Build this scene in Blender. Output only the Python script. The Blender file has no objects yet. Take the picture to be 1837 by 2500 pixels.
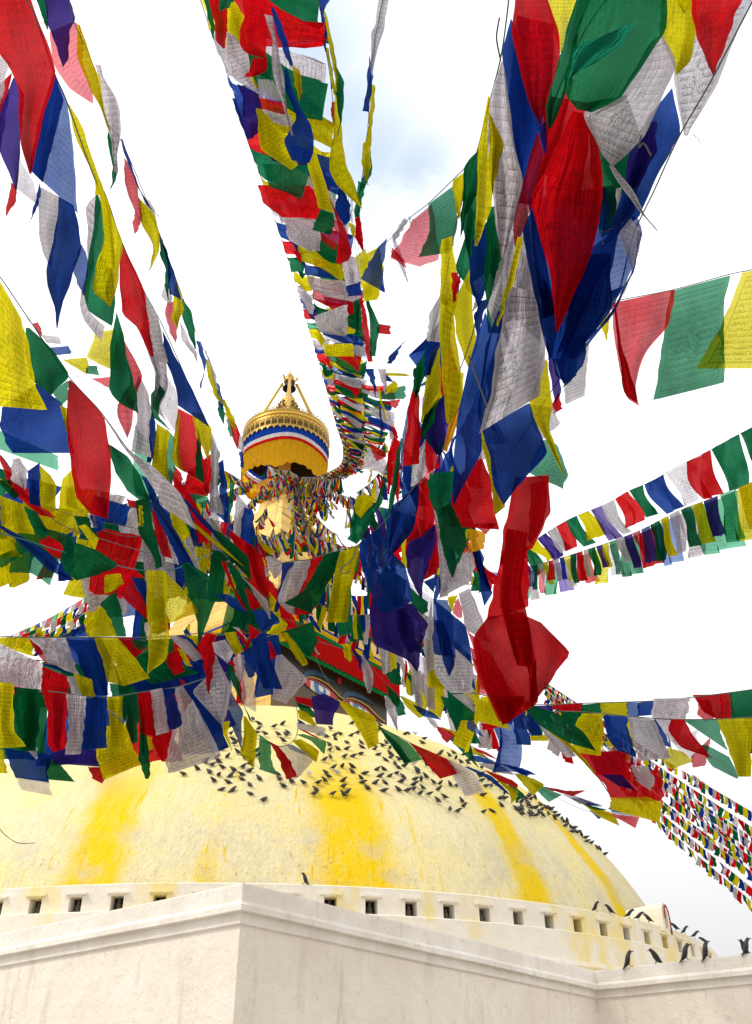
import bpy, bmesh, math, random
from mathutils import Vector, Matrix, noise
rnd = random.Random(7)
SC = bpy.context.scene
COL = SC.collection
# ------------------------------------------------------------------ camera
F, CX, CY = 2251.2, 918.5, 1250.0                 # focal length and centre in photo pixels (1837 x 2500)
PI_, RO = math.radians(34.432), math.radians(-0.548)
RT0, UP0 = Vector((1, 0, 0)), Vector((0, -math.sin(PI_), math.cos(PI_)))
FW = Vector((0, math.cos(PI_), math.sin(PI_)))
CR, SR = math.cos(RO), math.sin(RO)
RT = RT0*CR + UP0*SR
UP = RT0*-SR + UP0*CR
EYE = Vector((0, 0, 0))
cd = bpy.data.cameras.new('camera'); cam = bpy.data.objects.new('camera', cd); COL.objects.link(cam)
cd.sensor_fit = 'VERTICAL'; cd.sensor_height = 36; cd.lens = 36*F/2500
cd.clip_start = 0.05; cd.clip_end = 3000
cam.matrix_world = Matrix((RT, UP, -FW)).transposed().to_4x4()
SC.camera = cam
def ray(x, y):
    return (FW*F + RT*(x-CX) - UP*(y-CY)).normalized()
def pt(x, y, d):
    return EYE + ray(x, y)*d
# ------------------------------------------------------------------ world: high thin overcast with a few bluer gaps
W = bpy.data.worlds.new('World'); SC.world = W; W.use_nodes = True
wn, wl = W.node_tree.nodes, W.node_tree.links
wn.clear()
SUN_DIR = Vector((-0.62, -0.25, 0.85)).normalized()
sky = wn.new('ShaderNodeTexSky'); sky.sky_type = 'NISHITA'; sky.sun_disc = False
sky.sun_elevation = math.asin(SUN_DIR.z); sky.sun_rotation = math.atan2(SUN_DIR.x, SUN_DIR.y)
bg1 = wn.new('ShaderNodeBackground'); bg1.inputs[1].default_value = 0.15
tint = wn.new('ShaderNodeMix'); tint.data_type = 'RGBA'; tint.blend_type = 'MULTIPLY'; tint.inputs[0].default_value = 1; tint.inputs[7].default_value = (.8, 1.15, 1.1, 1)
wl.new(sky.outputs[0], tint.inputs[6]); wl.new(tint.outputs[2], bg1.inputs[0])
bg2 = wn.new('ShaderNodeBackground'); bg2.inputs[0].default_value = (0.99, 0.99, 1.0, 1); bg2.inputs[1].default_value = 1.12
tc = wn.new('ShaderNodeTexCoord')
def gap(x, y, rad):
    d = ray(x, y)
    n = wn.new('ShaderNodeVectorMath'); n.operation = 'DISTANCE'
    wl.new(tc.outputs['Generated'], n.inputs[0]); n.inputs[1].default_value = d
    m = wn.new('ShaderNodeMapRange'); m.interpolation_type = 'SMOOTHSTEP'
    m.inputs[1].default_value = rad; m.inputs[2].default_value = 0; m.inputs[3].default_value = 0; m.inputs[4].default_value = 1
    wl.new(n.outputs['Value'], m.inputs[0])
    return m.outputs[0]
acc = None
for g in [(730, 130, .17), (900, 370, .15), (830, 280, .14), (650, 0, .15), (1010, 420, .12), (2100, -600, .4), (-900, -900, .4)]:
    s = gap(*g)
    if acc is None: acc = s
    else:
        a = wn.new('ShaderNodeMath'); a.operation = 'MAXIMUM'; wl.new(acc, a.inputs[0]); wl.new(s, a.inputs[1]); acc = a.outputs[0]
nz = wn.new('ShaderNodeTexNoise'); nz.inputs['Scale'].default_value = 7; nz.inputs['Detail'].default_value = 6; nz.inputs['Roughness'].default_value = .55
wl.new(tc.outputs['Generated'], nz.inputs['Vector'])
mr = wn.new('ShaderNodeMapRange'); mr.inputs[1].default_value = .30; mr.inputs[2].default_value = .54; wl.new(nz.outputs[0], mr.inputs[0])
mm = wn.new('ShaderNodeMath'); mm.operation = 'MULTIPLY'; wl.new(acc, mm.inputs[0]); wl.new(mr.outputs[0], mm.inputs[1])
m2 = wn.new('ShaderNodeMath'); m2.operation = 'MULTIPLY'; m2.inputs[1].default_value = .6; wl.new(mm.outputs[0], m2.inputs[0])
# the cloud deck is a little greyer low down
sp = wn.new('ShaderNodeSeparateXYZ'); wl.new(tc.outputs['Generated'], sp.inputs[0])
lo = wn.new('ShaderNodeMapRange'); lo.inputs[1].default_value = .15; lo.inputs[2].default_value = .46; lo.inputs[3].default_value = .61; lo.inputs[4].default_value = 1.05
wl.new(sp.outputs[2], lo.inputs[0]); wl.new(lo.outputs[0], bg2.inputs[1])
mx = wn.new('ShaderNodeMixShader'); wl.new(m2.outputs[0], mx.inputs[0]); wl.new(bg2.outputs[0], mx.inputs[1]); wl.new(bg1.outputs[0], mx.inputs[2])
wo = wn.new('ShaderNodeOutputWorld'); wl.new(mx.outputs[0], wo.inputs[0])
# ------------------------------------------------------------------ sun behind thin cloud
sd = bpy.data.lights.new('sun', 'SUN'); sd.energy = 1.5; sd.angle = math.radians(11); sd.color = (1, .93, .80)
so = bpy.data.objects.new('sun', sd); COL.objects.link(so)
so.rotation_mode = 'QUATERNION'; so.rotation_quaternion = SUN_DIR.to_track_quat('Z', 'Y')
SC.view_settings.view_transform = 'Standard'; SC.view_settings.look = 'None'
SC.view_settings.exposure = 0.52; SC.view_settings.gamma = 1
try:
    SC.cycles.transparent_max_bounces = 24; SC.cycles.max_bounces = 8; SC.cycles.diffuse_bounces = 4; SC.cycles.transmission_bounces = 6
except Exception: pass
# ------------------------------------------------------------------ helpers
def newmesh(name, V, Fc, mat=None, parent=None, uv=None, smooth=False, mi=None, loc=None):
    me = bpy.data.meshes.new(name)
    me.from_pydata([tuple(v) for v in V], [], Fc)
    if uv is not None:
        l = me.uv_layers.new(name='UVMap')
        for lp in me.loops: l.data[lp.index].uv = uv[lp.vertex_index]
    mats = mat if isinstance(mat, (list, tuple)) else ([mat] if mat else [])
    for m in mats: me.materials.append(m)
    if mi is not None:
        for p, k in zip(me.polygons, mi): p.material_index = k
    if smooth:
        for p in me.polygons: p.use_smooth = True
    me.update()
    o = bpy.data.objects.new(name, me); COL.objects.link(o)
    if parent is not None: o.parent = parent
    if loc is not None: o.location = loc
    return o
def tag(o, label=None, cat=None, group=None, kind=None):
    if label: o['label'] = label
    if cat: o['category'] = cat
    if group: o['group'] = group
    if kind: o['kind'] = kind
    return o
def empty(name, loc, label, cat, group=None):
    o = bpy.data.objects.new(name, None); COL.objects.link(o); o.location = loc; o.empty_display_size = .2
    return tag(o, label, cat, group)
class MB:
    def __init__(s): s.V = []; s.F = []; s.M = []
    def add(s, V, Fc, m=0):
        b = len(s.V); s.V += [Vector(v) for v in V]; s.F += [tuple(i+b for i in f) for f in Fc]; s.M += [m]*len(Fc)
    def box(s, c, hx, hy, hz, R=None, m=0):
        P = []
        for z in (-hz, hz):
            for x, y in ((-hx, -hy), (hx, -hy), (hx, hy), (-hx, hy)):
                v = Vector((x, y, z)); P.append(Vector(c) + (R @ v if R else v))
        s.add(P, [(3, 2, 1, 0), (4, 5, 6, 7), (0, 1, 5, 4), (1, 2, 6, 5), (2, 3, 7, 6), (3, 0, 4, 7)], m)
    def tube(s, pts, r, n=5, m=0, caps=True):
        pts = [Vector(p) for p in pts]; rr = r if isinstance(r, (list, tuple)) else [r]*len(pts)
        rings = []
        for i, p in enumerate(pts):
            t = (pts[min(i+1, len(pts)-1)]-pts[max(i-1, 0)])
            t = t.normalized() if t.length > 1e-9 else Vector((0, 0, 1))
            a = t.cross(Vector((0, 0, 1)));
            if a.length < 1e-3: a = t.cross(Vector((1, 0, 0)))
            a.normalize(); b = t.cross(a)
            rings.append([p + (a*math.cos(6.2832*k/n)+b*math.sin(6.2832*k/n))*rr[i] for k in range(n)])
        V = [v for q in rings for v in q]; Fc = []
        for i in range(len(pts)-1):
            for k in range(n):
                Fc.append((i*n+k, i*n+(k+1) % n, (i+1)*n+(k+1) % n, (i+1)*n+k))
        if caps: Fc += [tuple(range(n))[::-1], tuple(range((len(pts)-1)*n, len(pts)*n))]
        s.add(V, Fc, m)
    def lathe(s, prof, seg=48, c=(0, 0, 0), a0=0, a1=2*math.pi, m=0, wave=None):
        full = abs(a1-a0-2*math.pi) < 1e-6; n = seg if full else seg+1
        V = []
        for j, (r, z) in enumerate(prof):
            for k in range(n):
                t = a0+(a1-a0)*k/seg
                rr, zz = (r, z) if wave is None else wave(r, z, t, j)
                V.append(Vector(c)+Vector((rr*math.cos(t), rr*math.sin(t), zz)))
        Fc = []
        for j in range(len(prof)-1):
            for k in range(seg):
                k2 = (k+1) % n if full else k+1
                Fc.append((j*n+k, j*n+k2, (j+1)*n+k2, (j+1)*n+k))
        s.add(V, Fc, m)
    def loft(s, st, n=8, m=0):
        # st: (x, z, ry, rz[, y]) stations along x
        V = []
        for q in st:
            x, z, ry, rz = q[:4]; y0 = q[4] if len(q) > 4 else 0
            for k in range(n):
                t = 6.2832*k/n; V.append((x, y0+ry*math.cos(t), z+rz*math.sin(t)))
        Fc = []
        for i in range(len(st)-1):
            for k in range(n): Fc.append((i*n+k, i*n+(k+1) % n, (i+1)*n+(k+1) % n, (i+1)*n+k))
        Fc += [tuple(range(n))[::-1], tuple(range((len(st)-1)*n, len(st)*n))]
        s.add(V, Fc, m)
    def build(s, name, mat, parent=None, smooth=False, loc=None):
        return newmesh(name, s.V, s.F, mat, parent, smooth=smooth, mi=s.M, loc=loc)
# ------------------------------------------------------------------ materials
class NT:
    def __init__(s, name):
        s.m = bpy.data.materials.new(name); s.m.use_nodes = True; s.t = s.m.node_tree; s.n = s.t.nodes; s.l = s.t.links; s.n.clear()
        s.out = s.n.new('ShaderNodeOutputMaterial')
    def put(s, sock, v):
        if v is None: return
        if isinstance(v, bpy.types.NodeSocket): s.l.new(v, sock)
        else:
            if isinstance(v, tuple) and len(v) == 3 and sock.type == 'RGBA': v = (*v, 1)
            sock.default_value = v
    def node(s, t, ins=None, **kw):
        n = s.n.new(t)
        for k, v in kw.items(): setattr(n, k, v)
        for k, v in (ins or {}).items(): s.put(n.inputs[k], v)
        return n
    def math(s, op, a, b=None, c=None, clamp=False):
        n = s.node('ShaderNodeMath', {0: a, 1: b, 2: c} if c is not None else {0: a, 1: b}, operation=op, use_clamp=clamp); return n.outputs[0]
    def rng(s, v, a, b, c=0., d=1., smooth=True):
        return s.node('ShaderNodeMapRange', {0: v, 1: a, 2: b, 3: c, 4: d}, interpolation_type='SMOOTHSTEP' if smooth else 'LINEAR').outputs[0]
    def noise(s, vec, scale, det=4, rough=.5, dist=0.):
        return s.node('ShaderNodeTexNoise', {'Vector': vec, 'Scale': scale, 'Detail': det, 'Roughness': rough, 'Distortion': dist}).outputs[0]
    def mix(s, f, a, b, bt='MIX'):
        n = s.n.new('ShaderNodeMix'); n.data_type = 'RGBA'; n.blend_type = bt
        s.put(n.inputs[0], f); s.put(n.inputs[6], a); s.put(n.inputs[7], b); return n.outputs[2]
    def map(s, vec, sc):
        return s.node('ShaderNodeMapping', {'Vector': vec, 'Scale': sc}).outputs[0]
    def coord(s, k='Object'): return s.node('ShaderNodeTexCoord').outputs[k]
    def bsdf(s, col, rough=.8, metal=0., bump=None, bs=.3, bd=.02, spec=None):
        b = s.node('ShaderNodeBsdfPrincipled', {'Base Color': col, 'Roughness': rough, 'Metallic': metal})
        if spec is not None: b.inputs['Specular IOR Level'].default_value = spec
        if bump is not None:
            bp = s.node('ShaderNodeBump', {'Height': bump, 'Strength': bs, 'Distance': bd}); s.l.new(bp.outputs[0], b.inputs['Normal'])
        s.l.new(b.outputs[0], s.out.inputs[0]); return b
def simple(name, col, rough=.8, metal=0., var=.15, scale=6, bump=.2, spec=None):
    t = NT(name); c = t.coord(); n = t.noise(c, scale, 6, .6)
    col2 = tuple(x*(1-var*1.6) for x in col)
    t.bsdf(t.mix(t.rng(n, .3, .7), col2, col), rough, metal, bump=n if bump else None, bs=bump, bd=.02, spec=spec); return t.m
HUE = {'r': (.60, .004, .008), 'b': (.006, .032, .24), 'g': (.003, .105, .028), 'y': (.76, .60, .003), 't': (.015, .26, .16), 'w': (.60, .53, .59), 'o': (.80, .33, .01), 'k': (.024, .014, .16)}
_cloth = {}
def cloth(c, sheer=0, printed=1):
    """cotton prayer-flag cloth: diffuse + translucent, with woodblock print; sheer 0 dense, 1 thin, 2 gauzy"""
    key = (c, sheer, printed)
    if key in _cloth: return _cloth[key]
    t = NT('cloth_%s_%d_%d' % ({'r': 'red', 'b': 'blue', 'g': 'green', 'y': 'yellow', 'w': 'white', 'o': 'orange', 'k': 'purple', 't': 'teal'}[c], sheer, printed))
    base = HUE[c]
    oi = t.node('ShaderNodeObjectInfo').outputs['Random']
    uv = t.node('ShaderNodeUVMap').outputs[0]
    ob = t.coord()
    hi = tuple(min(1, x*1.25+.004) for x in base); lo_ = tuple(x*.5 for x in base)
    if c == 'g': hi = (.008, .15, .075)
    if c == 'b': hi = (.012, .06, .32)
    if c == 'y': hi = (.78, .64, .01)
    col = t.mix(oi, lo_, hi)
    st = t.noise(t.map(uv, (3, 14, 1)) if False else ob, 5, 5, .6)
    col = t.mix(t.rng(st, .35, .75, 0, .35), col, tuple(x*.6 for x in base))
    weave = t.noise(t.map(uv, (90, 30, 1)), 6, 2, .7)
    col = t.mix(t.math('MULTIPLY', t.rng(weave, .35, .65), .3), col, tuple(x*.5 for x in base))
    if printed:
        sx = t.node('ShaderNodeSeparateXYZ', {0: uv}); u, v = sx.outputs[0], sx.outputs[1]
        du = t.math('ABSOLUTE', t.math('SUBTRACT', u, .5)); dv = t.math('ABSOLUTE', t.math('SUBTRACT', v, .5))
        inside = t.math('MULTIPLY', t.rng(du, .40, .39, 0, 1), t.rng(dv, .42, .41, 0, 1))
        dmax = t.math('MAXIMUM', du, t.math('SUBTRACT', dv, .02))
        frame = t.math('MULTIPLY', t.rng(t.math('ABSOLUTE', t.math('SUBTRACT', dmax, .415)), .008, .003, 0, 1), 1.)
        rows = 16.
        fv = t.math('FRACT', t.math('MULTIPLY', v, rows))
        line = t.math('MULTIPLY', t.rng(fv, .18, .26), t.rng(fv, .78, .66))
        rowid = t.math('FLOOR', t.math('MULTIPLY', v, rows))
        gx = t.node('ShaderNodeCombineXYZ', {0: t.math('MULTIPLY', u, 36.), 1: t.math('MULTIPLY', v, rows*2.2), 2: t.math('MULTIPLY', rowid, 3.7)}).outputs[0]
        gl = t.noise(gx, 1.6, 2, .6)
        word = t.noise(t.node('ShaderNodeCombineXYZ', {0: t.math('MULTIPLY', u, 9.), 1: t.math('MULTIPLY', rowid, 5.3), 2: 0.}).outputs[0], 1.5, 1)
        head = t.math('MULTIPLY', t.rng(fv, .16, .2), t.rng(fv, .34, .28))
        glyph = t.math('MAXIMUM', t.math('MULTIPLY', t.rng(gl, .5, .56), line), t.math('MULTIPLY', head, t.rng(word, .42, .46)))
        text = t.math('MULTIPLY', t.math('MULTIPLY', glyph, inside), t.rng(word, .3, .36))
        cu = t.math('MULTIPLY', t.math('SUBTRACT', u, .5), 1.5); cv = t.math('SUBTRACT', v, .45)
        rad = t.math('SQRT', t.math('ADD', t.math('MULTIPLY', cu, cu), t.math('MULTIPLY', cv, cv)))
        disc = t.rng(rad, .17, .155)
        mot = t.math('MULTIPLY', disc, t.rng(t.noise(t.map(uv, (1, 1.4, 1)), 16, 4, .7, 1.5), .48, .54))
        ring = t.rng(t.math('ABSOLUTE', t.math('SUBTRACT', rad, .17)), .008, .003)
        text = t.math('MULTIPLY', text, t.math('SUBTRACT', 1., disc))
        ink = t.math('MAXIMUM', t.math('MAXIMUM', text, frame), t.math('MAXIMUM', mot, ring), clamp=True)
        fade = t.rng(t.noise(ob, 9, 3), .3, .6, .6, 1.)
        k = {'w': 1., 'y': .85, 'r': .6, 'b': .55, 'g': .55, 'o': .3, 'k': .3, 't': .3}[c]
        ink = t.math('MULTIPLY', t.math('MULTIPLY', ink, fade), k)
        inkc = {'w': (.06, .045, .06), 'y': (.10, .07, .0), 'r': (.12, .0, .005), 'b': (.0, .008, .06), 'g': (.0, .03, .02), 'o': (.2, .05, 0), 't': (0, .08, .05), 'k': (0, 0, .02)}[c]
        col = t.mix(ink, col, inkc)
    wr = t.math('ADD', t.noise(t.map(ob, (1, 1, .35)), 14, 5, .65, .6), t.math('MULTIPLY', t.noise(t.map(uv, (5, 1.2, 1)), 1.6, 3, .55, .8), 2.2))
    bp = t.node('ShaderNodeBump', {'Height': wr, 'Strength': 1., 'Distance': .055}).outputs[0]
    d = t.node('ShaderNodeBsdfDiffuse', {'Color': col, 'Roughness': .6, 'Normal': bp}).outputs[0]
    tcol = t.mix(.25, col, (1, 1, 1)) if c == 'w' else t.mix(.35, col, tuple(min(1, x*1.6) for x in base))
    tr = t.node('ShaderNodeBsdfTranslucent', {'Color': tcol, 'Normal': bp}).outputs[0]
    ms = t.node('ShaderNodeMixShader', {0: .68, 1: d, 2: tr}).outputs[0]
    if not sheer and printed:
        tint = {'g': (.1, .5, .25), 't': (.1, .6, .4), 'r': (.9, .15, .15), 'b': (.15, .3, .85), 'y': (1., .85, .05), 'w': (.95, .9, .95), 'k': (.3, .2, .7), 'o': (1, .6, .1)}[c]+(1,)
        tp = t.node('ShaderNodeBsdfTransparent', {'Color': tint}).outputs[0]
        ms = t.node('ShaderNodeMixShader', {0: t.rng(t.noise(ob, 4., 2), .35, .65, .03, .15), 1: ms, 2: tp}).outputs[0]
    if sheer:
        w1 = t.math('ADD', t.math('MULTIPLY', t.noise(ob, 3.5, 3, .6), .45), t.math('MULTIPLY', t.noise(t.map(uv, (60, 22, 1)), 5, 2, .7), .55))
        rng = {1: (.08, .34), 2: (.34, .55)}[sheer]
        fac = t.rng(w1, .38, .62, rng[0], rng[1])
        if printed: fac = t.math('MULTIPLY', fac, t.math('SUBTRACT', 1., t.math('MULTIPLY', ink, .7)))
        trc = {'g': (.30, .78, .52), 't': (.3, .8, .6), 'r': (1., .42, .46), 'b': (.42, .56, .95), 'y': (1., .93, .22), 'w': (.97, .94, .98), 'k': (.5, .4, .85), 'o': (1, .7, .2)}[c]+(1,)
        tp = t.node('ShaderNodeBsdfTransparent', {'Color': trc}).outputs[0]
        ms = t.node('ShaderNodeMixShader', {0: fac, 1: ms, 2: tp}).outputs[0]
    t.l.new(ms, t.out.inputs[0]); _cloth[key] = t.m
    return t.m
# ================================================================== stupa
AX = Vector((-6.279, 50.612, 0)); TH = math.radians(52.22)
RD = Vector((math.cos(TH), math.sin(TH), 0)); LD = Vector((-math.sin(TH), math.cos(TH), 0))
RB, Z0, HD, PN, PM = 20.0, 6.4, 13.0, 1.6, 1.8
PHB = math.atan2(-AX.y, -AX.x)                    # direction from the axis to the camera
def dome_r(z):
    k = max(0., min(1., (z-Z0)/HD)); return RB*max(0., 1-k**PN)**(1/PM)
def hit_dome(x, y):
    r = ray(x, y); best = None
    t = 20.
    prev = None
    while t < 75:
        P = r*t; q = P-AX; rho = math.hypot(q.x, q.y); k = (P.z-Z0)/HD
        f = (rho/RB)**PM + (max(k, 0))**PN - 1
        if prev is not None and f <= 0 and k >= 0:
            a, b = t-.25, t
            for _ in range(14):
                m = (a+b)/2; P = r*m; q = P-AX; rho = math.hypot(q.x, q.y); k = (P.z-Z0)/HD
                if (rho/RB)**PM + max(k, 0)**PN - 1 > 0: a = m
                else: b = m
            P = r*((a+b)/2); q = P-AX
            e = .02; rr = math.hypot(q.x, q.y); slope = (dome_r(P.z+e)-dome_r(P.z-e))/(2*e)
            n = Vector((q.x/rr, q.y/rr, -slope)).normalized()
            return P, n
        prev = f; t += .25
    return None
def hit_cyl(x, y, R):
    r = ray(x, y); ox = -AX.x; oy = -AX.y
    A = r.x**2+r.y**2; B = 2*(ox*r.x+oy*r.y); C_ = ox*ox+oy*oy-R*R
    d = B*B-4*A*C_
    if d < 0: return None
    return r*((-B-math.sqrt(d))/(2*A))
def phi_of(x, y):
    h = hit_dome(x, y)
    if h is None: return 0
    q = h[0]-AX; a = math.atan2(q.y, q.x)-PHB
    return (a+math.pi) % (2*math.pi)-math.pi
# --- dome plaster: limewash with thrown saffron bands
def dome_mat():
    t = NT('saffron_limewash')
    ob = t.coord(); s = t.node('ShaderNodeSeparateXYZ', {0: ob}); X, Y, Z = s.outputs
    # object axes: X points to the camera, so phi = atan2(y, x)
    phi = t.math('ARCTAN2', Y, X)
    pv = t.node('ShaderNodeCombineXYZ', {0: t.math('MULTIPLY', phi, 20.), 1: t.math('MULTIPLY', Z, .35), 2: 0.}).outputs[0]
    streak = t.noise(pv, 3.2, 6, .7)
    fine = t.noise(t.node('ShaderNodeCombineXYZ', {0: t.math('MULTIPLY', phi, 20.), 1: t.math('MULTIPLY', Z, .5), 2: 3.}).outputs[0], 9., 4, .7)
    blot = t.noise(ob, .45, 6, .6)
    wob = t.math('MULTIPLY', t.math('SUBTRACT', t.noise(t.node('ShaderNodeCombineXYZ', {0: t.math('MULTIPLY', phi, 3.), 1: t.math('MULTIPLY', Z, .25), 2: 1.}).outputs[0], 1.5, 3), .5), .10)
    ph = t.math('ADD', phi, wob)
    bands = None
    for (c, w, top) in BANDS:
        d = t.math('ABSOLUTE', t.math('SUBTRACT', ph, c))
        b = t.rng(d, w*1.25, w*.45)
        b = t.math('MULTIPLY', b, t.rng(Z, top+1.6, top-2.2))
        bands = b if bands is None else t.math('MAXIMUM', bands, b)
    bn = t.math('MULTIPLY', bands, t.rng(t.math('ADD', streak, t.math('MULTIPLY', blot, .4)), .38, .74, .5, 1.))
    halo = None
    for (c, w, top) in BANDS:
        d = t.math('ABSOLUTE', t.math('SUBTRACT', ph, c)); b = t.rng(d, w*3.2, w*.4)
        halo = b if halo is None else t.math('MAXIMUM', halo, b)
    runs = t.math('MULTIPLY', t.math('MULTIPLY', halo, t.rng(fine, .54, .63)), .8)
    base = t.mix(t.rng(t.math('ADD', t.math('MULTIPLY', streak, .5), t.math('MULTIPLY', fine, .5)), .38, .6), (.70, .63, .43), (.85, .78, .55))
    base = t.mix(t.rng(Z, 8.5, 14., .12, .72), base, (.84, .72, .27))
    base = t.mix(t.math('MULTIPLY', t.rng(blot, .42, .68), .5), base, (.88, .76, .30))
    col = t.mix(runs, base, (.88, .66, .05))
    col = t.mix(bn, col, (.86, .61, .01))
    drip = t.math('MULTIPLY', t.math('MULTIPLY', halo, t.rng(t.noise(t.node('ShaderNodeCombineXYZ', {0: t.math('MULTIPLY', phi, 20.), 1: t.math('MULTIPLY', Z, .12), 2: 11.}).outputs[0], 5.5, 3, .6), .62, .66)), t.rng(Z, 12.5, 10.))
    col = t.mix(drip, col, (.84, .56, .0))
    # mould and lime pits near the foot of the dome
    pit = t.noise(t.node('ShaderNodeCombineXYZ', {0: t.math('MULTIPLY', phi, 20.), 1: t.math('MULTIPLY', Z, .7), 2: 7.}).outputs[0], 5.5, 5, .75)
    foot = t.math('MULTIPLY', t.rng(Z, 10.5, 6.8), t.rng(pit, .57, .70))
    col = t.mix(t.math('MULTIPLY', foot, .75), col, (.26, .20, .10))
    grey = t.math('MULTIPLY', t.rng(Z, 11, 7), t.rng(t.noise(ob, .8, 5), .5, .7))
    col = t.mix(t.math('MULTIPLY', grey, .5), col, (.55, .52, .47))
    rough = t.math('ADD', t.noise(ob, 5.5, 8, .75), t.math('MULTIPLY', fine, 1.3))
    t.bsdf(col, .92, bump=rough, bs=.8, bd=.075, spec=.15)
    return t.m
BANDS = [(phi_of(238, 2060), .062, 11.6), (phi_of(860, 2050), .075, 12.2), (phi_of(1275, 2110), .042, 13.2), (phi_of(520, 2110), .02, 7.8),
         (phi_of(1480, 2150), .03, 12.5), (1.75, .08, 12), (2.6, .08, 12), (-1.7, .08, 12), (-2.6, .08, 12)]
def wall_mat(name, a, b, stain=(.5, .42, .35), amt=.35, yel=0):
    t = NT(name); ob = t.coord(); s = t.node('ShaderNodeSeparateXYZ', {0: ob})
    n1 = t.noise(ob, 1.3, 7, .6); n2 = t.noise(t.map(ob, (2.2, 2.2, .35)), 2.4, 6, .65); n3 = t.noise(ob, 26, 5, .7)
    col = t.mix(t.rng(n1, .3, .7), a, b)
    col = t.mix(t.math('MULTIPLY', t.rng(n2, .52, .74), amt), col, stain)
    col = t.mix(t.math('MULTIPLY', t.rng(t.noise(ob, 5.5, 5, .7), .56, .72), amt*.6), col, (.42, .37, .36))
    if yel:
        ph = t.math('ARCTAN2', s.outputs[1], s.outputs[0])
        ys = t.noise(t.node('ShaderNodeCombineXYZ', {0: t.math('MULTIPLY', ph, 16.), 1: t.math('MULTIPLY', s.outputs[2], .25), 2: 0.}).outputs[0], 1.1, 5, .6)
        col = t.mix(t.math('MULTIPLY', t.rng(ys, .5, .66), yel), col, (.86, .70, .22))
    h = t.math('ADD', t.math('MULTIPLY', n3, .35), t.noise(ob, 5, 6, .65))
    t.bsdf(col, .9, bump=h, bs=.7, bd=.04, spec=.2); return t.m
M_dome = dome_mat()
M_ring = wall_mat('ring_whitewash', (.82, .77, .66), (.88, .83, .73), (.75, .66, .46), .3, .75)
M_plinth = wall_mat('plinth_whitewash', (.79, .72, .61), (.87, .81, .71), (.52, .44, .36), .5)
M_cope = wall_mat('coping_whitewash', (.75, .70, .62), (.88, .84, .77), (.50, .46, .44), .35)
M_dark = simple('recess_painted_shade', (.022, .016, .01), .95, var=.4)  # near-black back panels carry the recess shade in their colour
M_statue = simple('shade_darkened_stone', (.13, .11, .08), .85, var=.4, scale=30)  # statue stone darkened so its colour holds the niche shade
def gilt(name, col, tile=0., rough=.45, metal=.55, dark=(.28, .15, .02)):
    t = NT(name); ob = t.coord(); n = t.noise(ob, 3.2, 6, .65)
    c = t.mix(t.rng(n, .35, .75, 0, .5), col, tuple(x*.72 for x in col)); hgt = n
    if tile:
        s = t.node('ShaderNodeSeparateXYZ', {0: ob})
        hv = t.math('ADD', t.math('ADD', s.outputs[0], s.outputs[1]), 60.)
        br = t.node('ShaderNodeTexBrick', {'Vector': t.node('ShaderNodeCombineXYZ', {0: hv, 1: s.outputs[2], 2: 0.}).outputs[0], 'Color1': (1, 1, 1, 1), 'Color2': (.86, .86, .86, 1), 'Mortar': (.35, .3, .25, 1), 'Scale': 1., 'Mortar Size': .016, 'Brick Width': 1.25*tile, 'Row Height': .52*tile})
        c = t.mix(1., c, br.outputs[0], 'MULTIPLY'); hgt = t.math('ADD', br.outputs[1], t.math('MULTIPLY', n, -.6))
    t.bsdf(c, rough, metal, bump=hgt, bs=-.35 if tile else .3, bd=.03); return t.m
M_gold = gilt('gilded_copper_plates', (.82, .52, .12), 1., .5, .25)
M_gilt = gilt('gilt_brass', (.58, .36, .07), 0, .36, .8)
M_giltd = gilt('tarnished_brass', (.22, .13, .04), 0, .5, .6)
M_wood = simple('dark_painted_timber', (.05, .03, .015), .7, var=.3)
def cloth_plain(name, col, tr=.4):
    t = NT(name); ob = t.coord(); n = t.noise(t.map(ob, (1, 1, .25)), 9, 5, .6)
    c = t.mix(t.rng(n, .3, .7), tuple(x*.8 for x in col), col)
    bp = t.node('ShaderNodeBump', {'Height': n, 'Strength': .5, 'Distance': .04}).outputs[0]
    d = t.node('ShaderNodeBsdfDiffuse', {'Color': c, 'Normal': bp}).outputs[0]; tl = t.node('ShaderNodeBsdfTranslucent', {'Color': c, 'Normal': bp}).outputs[0]
    t.l.new(t.node('ShaderNodeMixShader', {0: tr, 1: d, 2: tl}).outputs[0], t.out.inputs[0]); return t.m
V_red = cloth_plain('valance_red', (.66, .012, .012)); V_yel = cloth_plain('valance_yellow', (.90, .55, .015)); V_grn = cloth_plain('valance_green', (.01, .24, .06))
V_blu = cloth_plain('valance_blue', (.012, .07, .50)); V_wht = cloth_plain('valance_white', (.80, .78, .80)); V_org = cloth_plain('saffron_drape', (1., .62, .03), .7)

stupa = empty('stupa', (AX.x, AX.y, 0), 'great white domed stupa splashed with saffron, gilded spire above painted eyes', 'stupa')
stupa.rotation_euler = (0, 0, PHB)               # local X looks to the camera
RI = Matrix.Rotation(-PHB, 3, 'Z')
def loc(P): return RI @ (Vector(P)-Vector((AX.x, AX.y, 0)))
# dome
m = MB(); prof = [(21.2, Z0-.06), (20.35, Z0-.02)]
for i in range(0, 61):
    k = math.sin(i/60*math.pi/2)**1.05; z = Z0+HD*k; prof.append((max(dome_r(z), .01), z))
m.lathe(prof, 180)
rr = random.Random(3)
for v in m.V:
    if v.z > Z0+.1:
        f = noise.noise(v*.35)*.10+noise.noise(v*1.3)*.03
        d = Vector((v.x, v.y, .4*v.z)).normalized(); v += d*f
m.build('dome', M_dome, stupa, True)
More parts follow.
